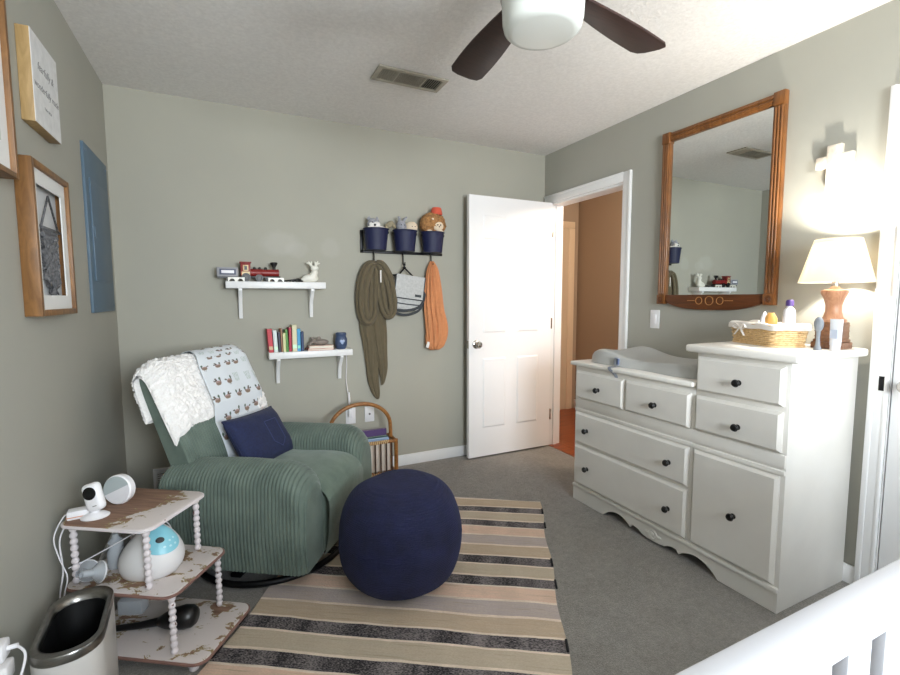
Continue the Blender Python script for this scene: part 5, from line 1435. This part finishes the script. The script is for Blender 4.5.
    B().grid(24, 24, patch(.002, A0 - .95, A0 + .95, .50, 1.04)).build('control_panel', M['aqua'], t, ang=80)
    B().grid(12, 10, patch(.004, A0 - .42, A0 + .02, .70, .79)).build('display', M['screen'], t, ang=80)
    for da, dh in ((.25, .70), (.50, .72), (.2, .61), (.45, .62), (-.05, .62)):
        B().grid(8, 8, patch(.0035, A0 + da - .06, A0 + da + .06, dh - .018, dh + .018)).build('button', cmat('pale_aqua', (190, 226, 236), .4), t, ang=80)
    # flanges / bottles
    def flange(x, y, ry, lab):
        p = tw(x, y, z2); t = thing('pump_flange', lab, 'pump part', p, group='clear pump parts')
        Rf = RZ(TA + ry) @ RX(math.radians(70)); c = Vector((p[0], p[1], p[2] + .036))
        B().lathe(c, [(.034, .0), (.035, .003), (.024, .016), (.013, .028), (.012, .06), (.011, .06), (.012, .028), (.022, .016), (.033, .003)], 28, rot=Rf, cap=False).build('funnel', M['clear_plastic'], t)
        B().tube([c + Rf @ Vector((.034 * math.cos(a * PI / 14), .034 * math.sin(a * PI / 14), .001)) for a in range(28)], .0028, 6, True).build('rim', M['white_plastic'], t)
        return c, Rf, t
    flange(-.088, -.118, .35, 'clear pump funnel leaning at the left of the middle tier')
    flange(-.040, -.118, -.35, 'clear pump funnel between the left funnel and the breast pump')
    p = tw(-.065, -.025, z2); t = thing('milk_bottle', 'clear plastic pump bottle behind the funnels on the middle tier', 'bottle', p)
    B().lathe(p, [(0, 0), (.027, 0), (.029, .006), (.029, .06), (.022, .075), (.022, .09), (.0205, .09), (.0205, .075), (.0275, .06), (.0275, .008), (0, .004)], 28, cap=False).build('bottle', M['clear_plastic'], t)
    B().lathe((p[0], p[1], p[2] + .08), [(0, 0), (.024, 0), (.024, .018), (.012, .03), (.010, .045), (0, .045)], 24).build('valve_cap', M['clear_plastic'], t)
    p = tw(.0, .04, z2); t = thing('milk_bottle', 'clear plastic pump bottle near the back of the middle tier beside the cable', 'bottle', p)
    B().lathe(p, [(0, 0), (.027, 0), (.029, .006), (.029, .075), (.022, .09), (.022, .10), (.0205, .10), (.0205, .09), (.0275, .075), (.0275, .008), (0, .004)], 28, cap=False).build('bottle', M['clear_plastic'], t)
    # black brush on the bottom tier
    z3 = .0485
    p = tw(.155, -.03, z3); t = thing('hand_brush', 'black rounded brush with a long handle lying on the bottom tier', 'brush', p)
    b = B(); c0 = tw(.10, -.035, z3 + .03); c1 = tw(.215, -.005, z3 + .042)
    b.tube([c0, tw(.125, -.03, z3 + .033), tw(.155, -.022, z3 + .038), tw(.19, -.013, z3 + .042), c1, tw(.228, -.002, z3 + .042)], [.016, .028, .037, .0415, .038, .026], 24); b.build('head', M['black_plastic'], t, ang=70)
    B().tube([tw(-.08, -.075, z3 + .012), tw(.03, -.052, z3 + .020), c0], [.010, .012, .015], 14).build('handle', M['black_plastic'], t)
    p = tw(-.07, .04, z3); b = B(); b.box((p[0], p[1], p[2] + .03), (.09, .05, .058), .006, rot=RZ(TA + .2))
    tag(b.build('wipes_pack', M['clear_plastic'], loc=p), 'translucent pale box at the back of the bottom tier', 'box')
on_table()

# ------------------------------------------------------------------ waste bin, wall charger
def wbin():
    cx, cy = .147, -1.640; hx, hy, h = .079, .160, .356; rz = .06
    R = RZ(rz)
    def wp(x, y, z): v = R @ Vector((x, y, 0)); return (cx + v.x, cy + v.y, z)
    r = thing('waste_bin', 'white waste bin with brushed steel rim beside the left wall', 'bin', (cx, cy, 0))
    def ring(k, z): return [wp(*q, z) for q in rrect(hx * k, hy * k, .072 * k, 10)]
    b2 = bmesh.new(); rings = []
    for k, z in ((.97, .001), (.99, .004), (.985, h - .02)): rings.append([b2.verts.new(q) for q in ring(k, z)])
    b2.faces.new(list(reversed(rings[0])))
    for a, c in zip(rings, rings[1:]):
        n = len(a)
        for i in range(n): b2.faces.new((a[i], a[(i + 1) % n], c[(i + 1) % n], c[i]))
    B().merge(b2).build('body', M['bin_white'], r, ang=50)
    b2 = bmesh.new(); rings = []
    for k, z in ((.995, h - .024), (1.0, h - .004), (.985, h), (.86, h - .001), (.80, h - .006), (.78, h - .02)): rings.append([b2.verts.new(q) for q in ring(k, z)])
    for a, c in zip(rings, rings[1:]):
        n = len(a)
        for i in range(n): b2.faces.new((a[i], a[(i + 1) % n], c[(i + 1) % n], c[i]))
    B().merge(b2).build('rim', M['steel'], r, ang=50)
    b2 = bmesh.new(); rings = []
    for k, z in ((.80, h - .008), (.79, h - .03), (.74, .10), (.60, .06)): rings.append([b2.verts.new(q) for q in ring(k, z)])
    for a, c in zip(rings, rings[1:]):
        n = len(a)
        for i in range(n): b2.faces.new((a[i], c[i], c[(i + 1) % n], a[(i + 1) % n]))
    b2.faces.new(rings[-1]); B().merge(b2).build('liner', M['bin_liner'], r, ang=50)
wbin()
def charger():
    y, z = -1.77, .365
    r = thing('wall_charger', 'white charger plugs and a cord in the outlet at the photo\'s lower left corner', 'charger', (0, y, z))
    B().bb(.0005, .006, y - .035, y + .035, z - .058, z + .058, .003).build('plate', M['plate'], r)
    B().bb(.005, .045, y - .024, y + .024, z + .006, z + .05, .006).build('plug', M['white_plastic'], r)
    B().bb(.005, .050, y - .024, y + .024, z - .05, z - .006, .006).build('plug', M['white_plastic_soft'], r)
    pts = catmull([(.044, y + .002, z + .030), (.062, y, z + .032), (.085, y - .02, z + .015), (.080, y - .05, z - .03), (.06, y - .07, z - .09), (.05, y - .08, z - .2), (.05, y - .1, .006)], 8)
    B().tube(pts, .003, 6).build('cord', M['cord_white'], r); B().tube([(.044, y + .002, z + .030), (.066, y, z + .032)], .006, 8).build('cord_end', M['white_plastic'], r)
charger()

# ------------------------------------------------------------------ crib
def crib():
    x0, x1, y0, y1 = .80, 2.26, -2.938, -3.66; ht = .90
    r = thing('crib', 'white slatted crib whose top rail crosses the lower right corner', 'crib', ((x0 + x1) / 2, (y0 + y1) / 2, 0))
    def side(ya, yb, nm, ledge):
        lo, hi = min(ya, yb), max(ya, yb)
        b = B(); b.bb(x0, x1, lo, hi, .866, ht, .004); 
        if ledge: b.bb(x0 + .03, x1 - .03, lo - .004, lo + .012, .868, ht - .006, .003)
        o = b.build('top_rail', M['crib'], r)
        ym = (lo + hi) / 2
        B().bb(x0, x1, ym - .012, ym + .012, .20, .26, .003).build('bottom_rail', M['crib'], r)
        n = 15
        # slats, leaving narrow gaps as in the photo
        pitch = .0895; xs = 1.2345 - pitch * 5
        k = 0
        while True:
            xc = xs + pitch * k; k += 1
            if xc + .027 > x1 - .05: break
            B().bb(xc - .027, xc + .027, ym - .009, ym + .009, .255, .868, .002).build('slat', M['crib'], r)
    side(y0, y0 - .04, 'front', True); side(y1, y1 + .04, 'rear', False)
    for xx in (x0 - .02, x1 - .02):
        for yy in (y0 - .025, y1 + .025): B().bb(xx, xx + .045, yy - .022, yy + .022, 0, .895 if xx > 1 else .85, .004).build('corner_post', M['crib'], r)
        b = B(); b.bb(xx + .012, xx + .032, y0 - .05, y1 + .05, .80 if xx < 1 else .83, .84 if xx < 1 else .88, .003).bb(xx + .012, xx + .032, y0 - .05, y1 + .05, .20, .26, .003).build('end_rail', M['crib'], r)
        for k in range(7): yy = y0 - .09 - k * .09; B().bb(xx + .014, xx + .030, yy - .02, yy + .02, .255, .835, .002).build('slat', M['crib'], r)
    B().bb(x0 + .03, x1 - .03, y0 - .045, y1 + .045, .22, .25).build('base_board', M['crib'], r)
    b = B(); b.bb(x0 + .035, x1 - .035, y0 - .05, y1 + .05, .2505, .38, .03, 4)
    tag(b.build('crib_mattress', M['mattress'], loc=((x0 + x1) / 2, (y0 + y1) / 2, .25)), 'cream sheeted mattress inside the white crib', 'mattress')
crib()
lamp()

# ------------------------------------------------------------------ light and camera
def lights():
    w = bpy.data.worlds.new('World'); scn.world = w; w.use_nodes = True
    bg = w.node_tree.nodes['Background']; bg.inputs['Color'].default_value = (.72, .84, 1, 1); bg.inputs['Strength'].default_value = 1.0
    for nm, e, c, tilt in (('window_sky_light', 112, (.62, .79, 1), 68), ('window_ground_light', 152, (1, .965, .86), 122)):
        L = bpy.data.lights.new(nm, 'AREA'); L.shape = 'RECTANGLE'; L.size = WX1 - WX0; L.size_y = WZ1 - WZ0; L.energy = e; L.color = c
        o = bpy.data.objects.new(nm, L); COL.objects.link(o); o.location = ((WX0 + WX1) / 2, YR - .35, (WZ0 + WZ1) / 2); o.rotation_euler = (math.radians(tilt), 0, 0)
    L = bpy.data.lights.new('hall_light', 'POINT'); L.energy = 85; L.color = (1, .84, .68); L.shadow_soft_size = .12
    o = bpy.data.objects.new('hall_light', L); COL.objects.link(o); o.location = (3.65, -1.3, 2.2)
lights()
def camera():
    cam = bpy.data.cameras.new('camera'); cam.sensor_width = 36; cam.lens = 461.23 / 900 * 36; cam.clip_start = .02
    o = bpy.data.objects.new('camera', cam); COL.objects.link(o)
    yaw, pit, rol = .4497, .0852, -.0022
    fwd = Vector((math.sin(yaw) * math.cos(pit), math.cos(yaw) * math.cos(pit), -math.sin(pit)))
    right = Vector((math.cos(yaw), -math.sin(yaw), 0)); up = right.cross(fwd)
    # roll as in u' = c u - s v
    c, s = math.cos(rol), math.sin(rol)
    r2 = right * c + up * s; u2 = up * c - right * s
    m = Matrix((r2, u2, -fwd)).transposed().to_4x4(); m.translation = (.56995, -3.21877, 1.26037)
    o.matrix_world = m; scn.camera = o
camera()
vs = scn.view_settings; vs.view_transform = 'Standard'; vs.look = 'None'; vs.exposure = 0; vs.gamma = 1; vs.use_curve_mapping = False
scn.cycles.max_bounces = 10; scn.cycles.diffuse_bounces = 6; scn.cycles.glossy_bounces = 5; scn.cycles.transparent_max_bounces = 12
scn.cycles.caustics_reflective = False; scn.cycles.caustics_refractive = False; scn.cycles.sample_clamp_indirect = 4
scn.cycles.use_denoising = True
